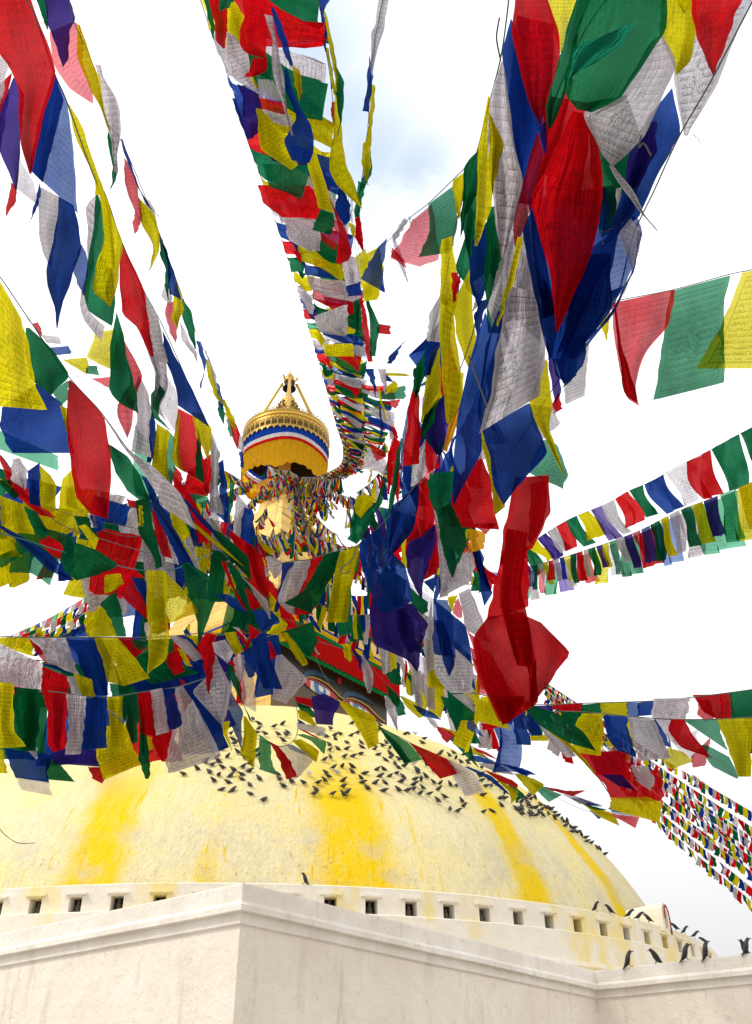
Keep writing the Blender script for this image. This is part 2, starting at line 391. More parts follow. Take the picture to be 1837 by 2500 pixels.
# ring wall with niches
NK = range(-14, 26); PH0, DPH = math.radians(2.3135), math.radians(3.26486); RR = 22.0; ZS, ZT = 5.63, 6.40
WZ0, WZ1, WW = 5.66, 6.08, .19/22.0
m = MB(); fine = math.radians(.8165)
def cp(t, z, r=RR): return Vector((r*math.cos(t), r*math.sin(t), z))
def strip(t0, t1, z0, z1, r0=RR, r1=RR, n=4, mi=0):
    V = []
    for k in range(n+1):
        t = t0+(t1-t0)*k/n; V += [cp(t, z0, r0), cp(t, z1, r1)]
    m.add(V, [(2*k, 2*k+2, 2*k+3, 2*k+1) for k in range(n)], mi)
ks = list(NK)
for k in ks:
    c = PH0+DPH*(k-7)
    strip(c-DPH/2, c-WW, ZS, ZT); strip(c+WW, c+DPH/2, ZS, ZT)
    strip(c-WW, c+WW, ZS, WZ0, n=2); strip(c-WW, c+WW, WZ1, ZT, n=2)
a0 = PH0+DPH*(ks[0]-7.5); a1 = PH0+DPH*(ks[-1]-6.5)
strip(a1, a0+2*math.pi, ZS, ZT, n=60)
strip(0, 2*math.pi, ZT, ZT+.03, RR, RR-.06, 360); strip(0, 2*math.pi, ZT+.03, ZT-.02, RR-.06, RR-1.2, 360)
m.build('niche_wall', M_ring, stupa)
for k in ks:
    c = PH0+DPH*(k-7)
    q = MB()
    A, B, D = cp(c-WW, WZ0), cp(c+WW, WZ0), -Vector((math.cos(c), math.sin(c), 0))*.38
    up = Vector((0, 0, WZ1-WZ0))
    P = [A, B, B+up, A+up, A+D, B+D, B+D+up, A+D+up]
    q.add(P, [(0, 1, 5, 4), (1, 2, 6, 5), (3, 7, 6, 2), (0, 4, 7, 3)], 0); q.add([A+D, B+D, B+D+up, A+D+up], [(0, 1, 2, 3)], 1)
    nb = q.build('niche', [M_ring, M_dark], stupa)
    l = MB(); R = Matrix.Rotation(c, 3, 'Z'); w = .33
    l.box(cp(c, 6.165, RR+.04), .05, w, .030, R); l.box(cp(c, 6.125, RR+.03), .04, w*.55, .016, R)
    l.build('lintel', M_ring, nb)
    s = MB(); ctr = cp(c, WZ0, RR-.22)
    js = rr.uniform(.9, 1.1)
    s.loft([(0.00, 0, .13, .07), (.06, 0, .14, .08), (.10, 0, .07, .055), (.2, .0, .085, .05), (.25, 0, .03, .03), (.27, 0, .045, .045), (.34, .0, .04, .045), (.375, 0, .015, .015)], 8)
    for v in s.V:
        x, y, z = v; v.x, v.y, v.z = z, y, x*js
        v.rotate(R.to_quaternion()); v += ctr
    s.build('statue', M_statue, nb, True)
# lower drums
m = MB(); m.lathe([(22.0, 5.633), (22.18, 5.625), (22.2, 5.60), (22.2, 4.75), (22.42, 4.70), (22.45, 4.58), (22.25, 4.50), (22.3, 3.3)], 240)
m.build('lower_drum', M_ring, stupa, False)
m = MB(); m.lathe([(22.3, 3.32), (23.8, 3.28), (23.85, 2.4)], 200); m.build('drum_base', M_ring, stupa)
# --- harmika (square box with the eyes), its axes RD / LD
def hb(a, b, z): return loc(Vector((AX.x, AX.y, 0))+RD*a+LD*b+Vector((0, 0, z)))
def sq(mb, h0, z0, h1, z1, mi=0):
    c = [(-1, -1), (1, -1), (1, 1), (-1, 1)]
    V = [hb(x*h0, y*h0, z0) for x, y in c]+[hb(x*h1, y*h1, z1) for x, y in c]
    mb.add(V, [(i, (i+1) % 4, 4+(i+1) % 4, 4+i) for i in range(4)], mi)
HB = 4.85
m = MB(); V = [hb(x*HB, y*HB, z) for z in (14.5, 23.5) for x, y in ((-1, -1), (1, -1), (1, 1), (-1, 1))]
m.add(V, [(0, 1, 5, 4)], 0); m.add(V, [(1, 2, 6, 5)], 0); m.add(V, [(2, 3, 7, 6)], 0); m.add(V, [(3, 0, 4, 7)], 1)
def face_mat():
    t = NT('painted_face_valance_shade'); ob = t.coord(); s = t.node('ShaderNodeSeparateXYZ', {0: ob})
    n = t.noise(ob, .8, 4, .6)
    c = t.mix(t.rng(s.outputs[2], 21.5, 18.2), (.014, .012, .006), (.17, .085, .012))  # valance shadow put into the colour, darkest towards the top
    c = t.mix(t.rng(n, .4, .7, 0, .5), c, (.02, .05, .04)); t.bsdf(c, .5, .1); return t.m
M_face = face_mat()
har = m.build('harmika', [M_face, M_gold], stupa)
# eyes on the two faces turned to the plaza
FN = -LD                                             # outward normal of the right-hand face
def face_pt(x, y, off):
    r = ray(x, y); P0 = Vector((AX.x, AX.y, 0))+FN*(HB+off); t = (P0-EYE).dot(FN)/r.dot(FN); return r*t
def face_poly(px, off, th=.02):
    P = [loc(face_pt(x, y, off)) for x, y in px]; n = len(P); N = (RI @ FN)*th
    return [p+N for p in P]+P, [tuple(range(n))]+[(i, n+i, n+(i+1) % n, (i+1) % n) for i in range(n)]
def paint(name, px, off, col, par, rough=.5):
    V, Fc = face_poly(px, off); return newmesh(name, V, Fc, col, par)
P_w = simple('eye_white_paint', (.72, .68, .64), .5); P_b = simple('iris_blue_paint', (.02, .16, .42), .4); P_lb = simple('brow_blue_paint', (.01, .06, .14), .5)
P_r = simple('corner_red_paint', (.55, .02, .02), .5); P_g = simple('lid_gold_paint', (.42, .24, .03), .45, .3); P_k = simple('lid_dark_paint', (.015, .02, .03), .5)
def shift(px, dx, dy, s=1.): return [(x*s+dx, y*s+dy) for x, y in px]
def ribbon(c, w):
    out = []; n = len(c)
    for i, (x, y) in enumerate(c):
        x0, y0 = c[max(i-1, 0)]; x1, y1 = c[min(i+1, n-1)]; L = math.hypot(x1-x0, y1-y0) or 1
        out.append((x, y, -(y1-y0)/L*w/2, (x1-x0)/L*w/2))
    return [(a+c_, b+d) for a, b, c_, d in out]+[(a-c_, b-d) for a, b, c_, d in out][::-1]
EYE_PX = [(838, 1717), (846, 1712), (856, 1713), (868, 1719), (884, 1727), (898, 1737), (908, 1747), (918, 1758), (906, 1757), (893, 1754), (878, 1749), (862, 1739), (850, 1730)]
for nm, (dx, dy) in (('right', (0, 0)), ('left', (-96, -52))):
    e = paint('eye', shift(EYE_PX, dx, dy), .03, P_w, har)
    paint('iris', shift([(863, 1717), (876, 1722), (888, 1730), (892, 1740), (889, 1750), (881, 1750), (871, 1745), (865, 1736)], dx, dy), .055, P_b, e)
    paint('iris_highlight', shift([(874, 1724), (884, 1730), (887, 1738), (882, 1743), (876, 1739), (874, 1732)], dx, dy), .08, P_w, e)  # white highlight on the iris, painted as colour
    paint('eye_corner', shift([(838, 1717), (846, 1712), (854, 1713), (854, 1733), (847, 1727)], dx, dy), .055, P_r, e)
    paint('eye_corner', shift([(903, 1742), (918, 1758), (902, 1756)], dx, dy), .055, P_r, e)
    paint('upper_lid', shift(ribbon([(836, 1722), (838, 1712), (848, 1705), (862, 1706), (880, 1713), (898, 1724), (912, 1738), (926, 1752), (940, 1762)], 3.2), dx, dy), .05, P_g, har)
    paint('upper_lid', shift(ribbon([(838, 1718), (846, 1710), (858, 1710), (874, 1718), (892, 1729), (908, 1744), (920, 1757)], 2.2), dx, dy), .06, P_r, har)
    paint('eyebrow', shift([(834, 1708), (838, 1694), (850, 1687), (866, 1688), (884, 1697), (900, 1708), (917, 1722), (903, 1716), (886, 1707), (868, 1700), (852, 1699), (842, 1704)], dx, dy), .04, P_lb, har)
paint('forehead_mark', [(824, 1656), (829, 1654), (834, 1658), (833, 1668), (828, 1670), (824, 1664)], .04, P_r, har)
# valances under the eaves on the four sides
def valance(h, z0, z1, mat, name, pleat=0, scal=0, par=stupa, seg=26):
    q = MB()
    for a, b in (((-1, -1), (1, -1)), ((1, -1), (1, 1)), ((1, 1), (-1, 1)), ((-1, 1), (-1, -1))):
        n = seg*4; V = []; A = Vector(a).to_3d(); B = Vector(b).to_3d(); N = (A+B).normalized()
        for i in range(n+1):
            p = A.lerp(B, i/n); f = i/n*seg
            o = pleat*(.5-abs((f % 1)-.5))*2 ; zz = z1-scal*abs(math.sin(f*math.pi))
            for z, oo in ((z0, 0), (zz, o)):
                w = p*h+N*oo; V.append(hb(w.x, w.y, z))
        q.add(V, [(2*i, 2*i+2, 2*i+3, 2*i+1) for i in range(n)])
    return q.build(name, mat, par)
val = valance(5.42, 23.05, 21.72, V_red, 'valance', .10, 0)
valance(5.40, 21.85, 21.52, V_grn, 'valance_fringe', .09, .12, val)
valance(5.45, 23.26, 23.045, V_grn, 'valance_stripe', 0, 0, val, 4); valance(5.455, 23.56, 23.265, V_yel, 'valance_stripe', 0, 0, val, 4); valance(5.46, 23.80, 23.565, V_blu, 'valance_stripe', 0, 0, val, 4)
m = MB(); sq(m, 4.9, 23.55, 5.44, 23.6); sq(m, 5.44, 23.6, 5.5, 23.86); sq(m, 5.5, 23.86, 5.0, 24.0)
m.build('eave', M_gold, stupa)
# thirteen gilded steps
m = MB(); n = 13
for i in range(n):
    z0 = 24.0+(35.3-24.0)*i/n; z1 = 24.0+(35.3-24.0)*(i+1)/n
    h0 = 5.0-(5.0-.85)*i/n; h1 = h0-(5.0-.85)/n*.35
    sq(m, h0, z0, h1, z1); sq(m, h1, z1, h0-(5.0-.85)/n, z1)
m.build('stepped_spire', M_gold, stupa)
m = MB(); sq(m, .85, 35.3, .5, 35.31); sq(m, .5, 35.3, .5, 36.3); sq(m, .5, 36.29, 1.05, 36.3); sq(m, 1.05, 36.3, 1.05, 36.5); sq(m, 1.05, 36.5, 1.3, 36.55); sq(m, 1.3, 36.55, 1.3, 36.95); sq(m, 1.3, 36.95, .3, 37.1); sq(m, .3, 37.1, .3, 41.)
cap = m.build('spire_platform', M_gold, stupa)
for a, b in ((-.8, -.8), (.8, -.8), (-.8, .8), (-.8, 0), (0, -.8), (.8, .8)):
    s = MB(); c = hb(a, b, 35.95); s.lathe([(.01, -.28), (.14, -.22), (.23, -.08), (.25, .02), (.2, .15), (.08, .25), (.01, .3)], 14, c); s.build('gilt_ball', M_gilt, cap, True)
# canopy
RC = 2.99
can = MB(); can.lathe([(RC-.02, 41.28), (RC+.05, 41.2), (RC, 41.06), (RC+.06, 40.98), (RC+.06, 40.86), (RC-.02, 40.80), (RC+.03, 40.72), (RC+.03, 40.5), (RC-.02, 40.45)], 96)
can.lathe([(RC-.05, 41.26), (2.0, 41.75), (1.2, 41.95), (.3, 42.2)], 64); can.lathe([(RC-.06, 39.4), (RC-.06, 41.2)], 64, m=1); can.lathe([(RC-.06, 41.15), (.25, 41.16)], 64, m=1)
cano = can.build('canopy', [M_gilt, M_wood], stupa)
q = MB()
for i in range(64):                                  # cresting of small pierced discs round the rim
    t = 2*math.pi*i/64; R = Matrix.Rotation(t, 3, 'Z'); c = Vector(((RC+.02)*math.cos(t), (RC+.02)*math.sin(t), 41.36))
    V = []; 
    for k in range(8):
        a = 6.2832*k/8; V.append(c+R @ Vector((0, .085*math.cos(a), .10*math.sin(a))))
    for k in range(8):
        a = 6.2832*k/8; V.append(c+R @ Vector((0, .145*math.cos(a), .16*math.sin(a))))
    q.add(V, [(k, (k+1) % 8, 8+(k+1) % 8, 8+k) for k in range(8)])
q.build('rim_cresting', M_giltd, cano)
q = MB()
for i in range(60):                                  # hammered rope moulding
    for k in range(3):
        t = 2*math.pi*(i+k/3)/60; 
        c = Vector(((RC+.07)*math.cos(t), (RC+.07)*math.sin(t), 40.61+.06*(1 if k % 2 else -1)))
        q.box(c, .025, .035, .035, Matrix.Rotation(t, 3, 'Z') @ Matrix.Rotation(.78, 3, 'X'))
q.build('rope_moulding', M_gilt, cano)
# pierced fringe: panels with scrolls and drop pendants
q = MB(); nf = 44
for i in range(nf):
    t = 2*math.pi*i/nf; R = Matrix.Rotation(t, 3, 'Z'); w = math.pi*(RC+.05)/nf
    def L(y, z, x=0): return Vector(((RC+.05+x)*math.cos(t), (RC+.05+x)*math.sin(t), z))+R @ Vector((0, y, 0))
    for y in (-w*.93, w*.93): q.box(L(y, 40.08), .012, .018, .36, R)
    for z in (40.42, 40.30): q.box(L(0, z), .014, w, .022, R)
    for (y0, z0, ra) in ((-.09, 40.14, .075), (.09, 40.14, .075), (-.085, 39.94, .07), (.085, 39.94, .07), (0, 40.04, .06)):
        pts = [L(y0+ra*math.cos(a*.785), z0+ra*math.sin(a*.785)) for a in range(7)]
        q.tube(pts, .017, 4)
    out = [(-w*.95, 39.84), (-w*.55, 39.74), (-w*.3, 39.66), (0, 39.54), (w*.3, 39.66), (w*.55, 39.74), (w*.95, 39.84), (w*.95, 39.9), (-w*.95, 39.9)]
    V = [L(y, z, .012) for y, z in out]+[L(y, z, -.012) for y, z in out]; k = len(out)
    q.add(V, [tuple(range(k)), tuple(range(k, 2*k))[::-1]]+[(j, k+j, k+(j+1) % k, (j+1) % k) for j in range(k)])
q.build('pierced_fringe', gilt('fringe_brass', (.42, .26, .05), 0, .42, .7), cano)
q = MB(); q.lathe([(RC-.01, 40.45), (RC-.01, 39.80)], 96); q.build('fringe_backing', M_wood, cano)
# drapes hung inside the canopy
def swag(r, z, t, j):
    a = t-0.0
    return r, z
def band(z0, z1, mat, name, r=RC-.03, rip=.015, par=cano, scal=0.):
    q = MB()
    def wv(rr_, zz, t, j):
        p = math.sin(t*40)*rip*(1 if j else .3)+math.sin(t*87+1)*rip*.5
        e = 0
        if j == 5 and scal: e = scal*(abs(math.sin(t*3+.5))**.6-.55)+.06*math.sin(t*31)+1.5*(.5-.5*math.cos(t))**1.2
        sg = .10*math.sin(t*4+.9) if j > 0 or True else 0
        return rr_+p, zz+e+sg*(1 if z0 < 39.9 else 0)
    q.lathe([(r-(.12*(k/5) if scal else 0), z0+(z1-z0)*k/5) for k in range(6)], 288, wave=wv); return q.build(name, mat, par, True)
band(40.0, 39.12, V_blu, 'drape_band'); band(39.14, 38.78, V_wht, 'drape_band', RC-.02); band(38.80, 38.55, V_red, 'drape_band', RC-.01); band(38.57, 36.55, V_org, 'saffron_drape', RC-.04, .035, cano, .5)
# finial over the canopy
q = MB(); q.lathe([(.72, 42.0), (.74, 43.2), (.62, 43.5), (.80, 43.62), (.60, 43.75), (.70, 43.9), (.45, 44.15), (.52, 44.35), (.50, 44.6), (.33, 44.95), (.2, 45.1), (.22, 45.2), (.12, 45.3), (.17, 45.45), (.13, 45.6), (.02, 45.8)], 24)
q.build('inner_finial', M_gilt, stupa, True)
q = MB()
for i in range(14):
    t = 6.2832*i/14
    for z, r, s in ((43.62, .78, .16), (43.95, .66, .13)):
        c = Vector((r*math.cos(t), r*math.sin(t), z)); R = Matrix.Rotation(t, 3, 'Z') @ Matrix.Rotation(.7, 3, 'Y'); q.box(c, .02, .09, s, R)
q.build('lotus_petals', M_giltd, stupa)
q = MB()
for a, b in ((-1, -1), (1, -1), (1, 1), (-1, 1)):
    q.tube([hb(a*1.75, b*1.75, 41.4), hb(a*1.1, b*1.1, 43.7), hb(a*.38, b*.38, 46.2)], [.13, .13, .11], 6)
q.build('tripod_frame', M_gilt, stupa)
q = MB(); q.lathe([(.5, 45.7), (.34, 46.0), (.4, 46.3), (.2, 46.35)], 16); q.build('bell_mouth', M_wood, stupa)
q = MB(); q.lathe([(.36, 46.3), (.42, 46.34), (.40, 46.6), (.33, 46.62), (.33, 46.82), (.26, 46.85), (.22, 47.05), (.1, 47.15), (.05, 47.3), (.07, 47.38), (.03, 47.48), (.005, 47.72)], 20)
for i in range(4):
    t = PHB+6.2832*(i+.5)/4
    d = Vector((math.cos(t), math.sin(t), 0)); z = Vector((0, 0, 1))
    for j in range(3):
        q.tube([d*.35+z*46.15, d*(.55+.08*j)+z*46.25, d*(.62+.12*j)+z*46.55, d*(.56+.14*j)+z*(46.95-.1*j)], [.04, .04, .03, .005], 4)
q.build('top_bell', M_gilt, stupa, True)

# ================================================================== terrace wall in front
C1 = Vector((-1.628, 11.554, 0)); C2 = C1+RD*8.98; ZP = 2.57
pts = [C1+LD*46, C1, C2, C2-LD*16.5, C2-LD*16.5+RD*30]
def offs(path, o):
    out = []
    for i, p in enumerate(path):
        ns = []
        if i > 0: d = (path[i]-path[i-1]).normalized(); ns.append(Vector((d.y, -d.x, 0)))
        if i < len(path)-1: d = (path[i+1]-path[i]).normalized(); ns.append(Vector((d.y, -d.x, 0)))
        n = sum(ns, Vector()); n = n/(n.dot(ns[0])) if len(ns) > 1 else ns[0]
        out.append(p+n*o)
    return out
# outward (towards the camera) normal check
d0 = (pts[1]-pts[0]).normalized(); SGN = 1 if Vector((d0.y, -d0.x, 0)).dot(-RD) > 0 else -1
def wall_sweep(prof, name, mat, par, sub=1):
    q = MB(); rows = []
    base = []
    for i in range(len(pts)-1):
        n = max(1, int((pts[i+1]-pts[i]).length/.6)) if sub else 1
        for k in range(n): base.append((i, k/n))
    base.append((len(pts)-2, 1.))
    for o, z in prof:
        P = offs(pts, o*SGN); row = []
        for i, f in base:
            p = P[i].lerp(P[i+1], f); p.z = z
            # hand-trowelled unevenness
            w = noise.noise(Vector((p.x*.9, p.y*.9, z*1.5)))*.012
            if .02 < f < .98: p.z += w
            row.append(p)
        rows.append(row)
    n = len(base); V = [p for r in rows for p in r]
    Fc = [(j*n+k, (j+1)*n+k, (j+1)*n+k+1, j*n+k+1) for j in range(len(prof)-1) for k in range(n-1)]
    q.add(V, Fc); return q.build(name, mat, par)
tw = empty('terrace_wall', (C1.x, C1.y, -1.6), 'whitewashed zigzag terrace wall with moulded coping in front of the dome', 'wall')
for o_ in (): pass
def shiftpar(o):
    o.matrix_parent_inverse = Matrix.Translation(-tw.location); return o
shiftpar(wall_sweep([(-.62, ZP+.03), (.045, ZP), (.05, ZP-.02), (.05, ZP-.20)], 'coping', M_cope, tw))
shiftpar(wall_sweep([(.05, ZP-.20), (.085, ZP-.225), (.105, ZP-.25), (.105, ZP-.315), (.035, ZP-.325)], 'moulding', M_cope, tw))
shiftpar(wall_sweep([(.035, ZP-.325), (.035, ZP-.44), (.005, ZP-.455), (0, ZP-.46)], 'fascia', M_cope, tw))
shiftpar(wall_sweep([(0, ZP-.46), (0, ZP-1.2), (0, ZP-2.2), (.0, ZP-3.2), (0, -1.62)], 'wall_face', M_plinth, tw))
# terrace floor behind, and plaza
P = offs(pts, -.62*SGN); q = MB()
V = [Vector((p.x, p.y, ZP-.06)) for p in P]+[Vector((60, 90, ZP-.06)), Vector((-80, 90, ZP-.06))]
q.add(V, [tuple(range(len(V)))]); tag(q.build('terrace_floor', simple('terrace_paving', (.42, .36, .30), .9)), kind='structure')
q = MB(); q.add([(-900, -900, -1.62), (900, -900, -1.62), (900, 900, -1.62), (-900, 900, -1.62)], [(0, 1, 2, 3)])
def pave():
    t = NT('plaza_paving'); ob = t.coord(); br = t.node('ShaderNodeTexBrick', {'Vector': ob, 'Color1': (.40, .35, .30, 1), 'Color2': (.33, .30, .27, 1), 'Mortar': (.15, .13, .12, 1), 'Scale': 1., 'Brick Width': .6, 'Row Height': .3, 'Mortar Size': .012})
    t.bsdf(t.mix(t.rng(t.noise(ob, .7, 5), .3, .7, 0, .5), br.outputs[0], (.3, .27, .24)), .9); return t.m
tag(q.build('plaza_ground', pave()), kind='structure')
# small shrine on the ring
hs = hit_cyl(1598, 2262, 21.6)
sh = empty('shrine', (hs.x, hs.y, 6.35), 'small whitewashed hooded shrine with orange garland at right end of niche ring', 'shrine')
R = Matrix.Rotation(math.atan2(-hs.y+0, -hs.x)+1.35, 3, 'Z')
q = MB(); V = []; arch = [(-.42, -.1), (-.42, .45), (-.36, .68), (-.2, .86), (0, .93), (.2, .86), (.36, .68), (.42, .45), (.42, -.1)]
for x in (.45, -.9):
    for y, z in arch: V.append(R @ Vector((x, y*(1 if x > 0 else .9), z*(1 if x > 0 else .85))))
n = len(arch); q.add(V, [(i, i+1, n+i+1, n+i) for i in range(n-1)]+[tuple(range(n, 2*n))])
V = [R @ Vector((.45, y, z)) for y, z in arch]+[R @ Vector((.47, y*.62, z*.78)) for y, z in arch]+[R @ Vector((.1, y*.62, z*.78)) for y, z in arch]
q.add(V, [(i, i+1, n+i+1, n+i) for i in range(n-1)]+[(n+i, n+i+1, 2*n+i+1, 2*n+i) for i in range(n-1)])
q.build('hood', M_ring, sh)
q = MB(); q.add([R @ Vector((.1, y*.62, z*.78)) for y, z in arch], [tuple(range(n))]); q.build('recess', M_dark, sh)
q = MB()
for i in range(40):
    a = i/39*math.pi; q.lathe([(.004, -.035), (.036, 0), (.004, .035)], 6, R @ Vector((.52, -.36*math.cos(a)+rr.uniform(-.02, .02), .34+.46*math.sin(a)+rr.uniform(-.02, .02))))
for i in range(16): q.lathe([(.004, -.035), (.036, 0), (.004, .035)], 6, R @ Vector((.52, .36+rr.uniform(-.03, .03), .34-i*.03)))
q.build('garland', simple('marigold', (.36, .05, .01), .7), sh)
# ================================================================== prayer flags
SCALE = {'A': (0, 0, 2.581), 'B': (1100, 0, 2.581), 'C': (0, 800, 2.581), 'D': (1000, 700, 2.581), 'E': (0, 1300, 4.13), 'F': (350, 1300, 4.13),
         'G': (480, 0, 2.581), 'H': (850, 1150, 4.13), 'I': (1237, 1600, 2.753), 'J': (500, 1700, 4.13), 'K': (900, 1700, 4.13), 'L': (700, 900, 4.13),
         'M': (560, 1180, 4.13), 'P': (0, 1700, 2.6645), 'Q': (1217, 1150, 2.6645), 'R': (1217, 600, 2.6645), 'T': (1217, 0, 2.6645), 'Z': (0, 0, 1), 'U': (700, 1500, 4.13)}
def resample(P, n):
    L = [0]
    for a, b in zip(P, P[1:]): L.append(L[-1]+math.hypot(b[0]-a[0], b[1]-a[1]))
    out = []; j = 0
    for i in range(n):
        s = L[-1]*i/(n-1)
        while j < len(P)-2 and L[j+1] < s: j += 1
        d = L[j+1]-L[j]; f = (s-L[j])/d if d > 1e-6 else 0
        out.append((P[j][0]+(P[j+1][0]-P[j][0])*f, P[j][1]+(P[j+1][1]-P[j][1])*f))
    for _ in range(1):                      # soften the polyline
        out = [out[0]]+[((a[0]+5*b[0]+c[0])/7, (a[1]+5*b[1]+c[1])/7) for a, b, c in zip(out, out[1:], out[2:])]+[out[-1]]
    return out
NAMES = {'t': 'teal', 'r': 'red', 'b': 'blue', 'g': 'green', 'y': 'yellow', 'w': 'white', 'o': 'orange', 'k': 'purple'}
def hero(root, line, tile, nr=19, nc=11):
    a, l, r = line.split('|'); a = a.split(); d = float(a[1]); c = a[0][0]; sh = int(a[0][1]) if len(a[0]) > 1 else 0
    ox, oy, sc = SCALE[tile]
    def pp(t): return [(float(q.split(',')[0])/sc+ox, float(q.split(',')[1])/sc+oy) for q in t.split()]
    lp, rp = resample(pp(l), nr), resample(pp(r), nr)
    for i in range(nr):
        ex_, ey_ = (rp[i][0]-lp[i][0])*.05, (rp[i][1]-lp[i][1])*.05; lp[i] = (lp[i][0]-ex_, lp[i][1]-ey_); rp[i] = (rp[i][0]+ex_, rp[i][1]+ey_)
    size = max(math.hypot(lp[0][0]-lp[-1][0], lp[0][1]-lp[-1][1]), 30)/F*d
    wid = max(math.hypot(lp[nr//2][0]-rp[nr//2][0], lp[nr//2][1]-rp[nr//2][1]), 4)/F*d
    p1, p2, p3 = rnd.uniform(0, 6.28), rnd.uniform(0, 6.28), rnd.uniform(0, 6.28)
    k1 = rnd.uniform(.8, 1.6); am = min(size*.17, wid*.6)*rnd.uniform(.7, 1.2); tilt = rnd.uniform(-.25, .25)*wid
    V = []; UVs = []; o = root.location; off = Vector((rnd.uniform(0, 50), rnd.uniform(0, 50), 0))
    for i in range(nr):
        v = i/(nr-1)
        for j in range(nc):
            u = j/(nc-1)
            x = lp[i][0]+(rp[i][0]-lp[i][0])*u; y = lp[i][1]+(rp[i][1]-lp[i][1])*u
            e = (.25+.75*v)
            dd = d+am*e*(math.sin(k1*6.28*u+p1+v*1.6)*.55+math.sin(v*5+p2+u*2)*.35+.6*noise.noise(Vector((u*2.6, v*2.6, p3))+off))+tilt*(u-.5)
            ex = noise.noise(Vector((v*7, 17*(j in (0, nc-1)), p1))+off)
            if 0 < j < nc-1 or i in (0,): ex *= .4
            V.append(pt(x+ex*4.5, y+ex*3.0, dd)-o); UVs.append((u, 1-v))
    Fc = [(i*nc+j, i*nc+j+1, (i+1)*nc+j+1, (i+1)*nc+j) for i in range(nr-1) for j in range(nc-1)]
    ob = newmesh('flag', V, Fc, cloth(c, sh, 1), root, UVs, True)
    tag(ob, LBL.get(c+str(sh)))
    return ob
LBL = {'t0': 'light lip of the curled teal flag', 'r1': 'thin red flag showing pink against the light', 'r2': 'sheer pink flag', 'w2': 'sheer white flag', 'w1': 'thin white printed flag', 'w0': 'white flag printed with text', 'y1': 'thin bright yellow flag',  # teal: lighter copy of the green cloth, brightens the curled flag's lip
       'g1': 'thin pale green flag', 'g2': 'sheer green flag', 'b1': 'thin pale blue flag', 'b0': 'deep blue flag', 'r0': 'red flag', 'g0': 'green flag', 'y0': 'yellow flag printed with text', 'k0': 'purple flag', 'k1': 'thin purple flag', 'b2': 'sheer blue flag'}
def catmull(P, n):
    out = []
    Q = [P[0]*2-P[1]]+P+[P[-1]*2-P[-2]]
    for i in range(1, len(Q)-2):
        for k in range(n):
            t = k/n; a, b, c, d = Q[i-1], Q[i], Q[i+1], Q[i+2]
            out.append(.5*((2*b)+(c-a)*t+(2*a-5*b+4*c-d)*t*t+(3*b-a-3*c+d)*t**3))
    out.append(Q[-2]); return out
M_cord = simple('cotton_cord', (.10, .12, .10), .9); M_cordw = simple('pale_cord', (.55, .5, .5), .9); M_cordt = simple('teal_nylon_cord', (.02, .16, .20), .6)
def string(label, nodes, group, cord=.0019, cmat=None, cat='prayer flags', back=0.):
    P = [pt(x, y, d) for x, y, d in nodes]; C = catmull(P, 10)
    root = empty('prayer_flag_string', C[0], label, cat, group)
    q = MB(); rr_ = [max(cord, (p-EYE).length*.00020) for p in C]
    q.tube([p+(p-EYE).normalized()*(back if (p-EYE).length < 4 else 0)-C[0] for p in C], rr_, 4); q.build('cord', cmat or M_cord, root)
    root['_n'] = 0
    return root, C
FACE = [(j*5+i, j*5+i+1, (j+1)*5+i+1, (j+1)*5+i) for j in range(6) for i in range(4)]
KEEP = [[(745, 1520), (800, 1555), (1000, 1680), (960, 1800), (820, 1800), (700, 1720), (690, 1620)], [(648, 1212), (725, 1225), (735, 1285), (690, 1305), (655, 1290)], [(800, 1212), (850, 1205), (890, 1235), (850, 1245), (815, 1245)],
        [(795, 1260), (840, 1280), (880, 1320), (870, 1345), (835, 1335), (800, 1290)], [(600, 1120), (770, 1110), (780, 1140), (700, 1150), (620, 1180)], [(400, 1480), (530, 1460), (600, 1500), (580, 1545), (400, 1560)], [(540, 1700), (740, 1700), (740, 1830), (560, 1800)]]
def inpoly(x, y, P):
    r = False; j = len(P)-1
    for i in range(len(P)):
        if (P[i][1] > y) != (P[j][1] > y) and x < (P[j][0]-P[i][0])*(y-P[i][1])/(P[j][1]-P[i][1])+P[i][0]: r = not r
        j = i
    return r
def px_of(P):
    v = P-EYE; z = v.dot(FW); return CX+F*v.dot(RT)/z, CY-F*v.dot(UP)/z
def kept_out(P, h):
    x, y = px_of(P); d = P.length; k = h*F/d
    return any(inpoly(x, y+k*f, Q) for Q in KEEP for f in (.35, .85))
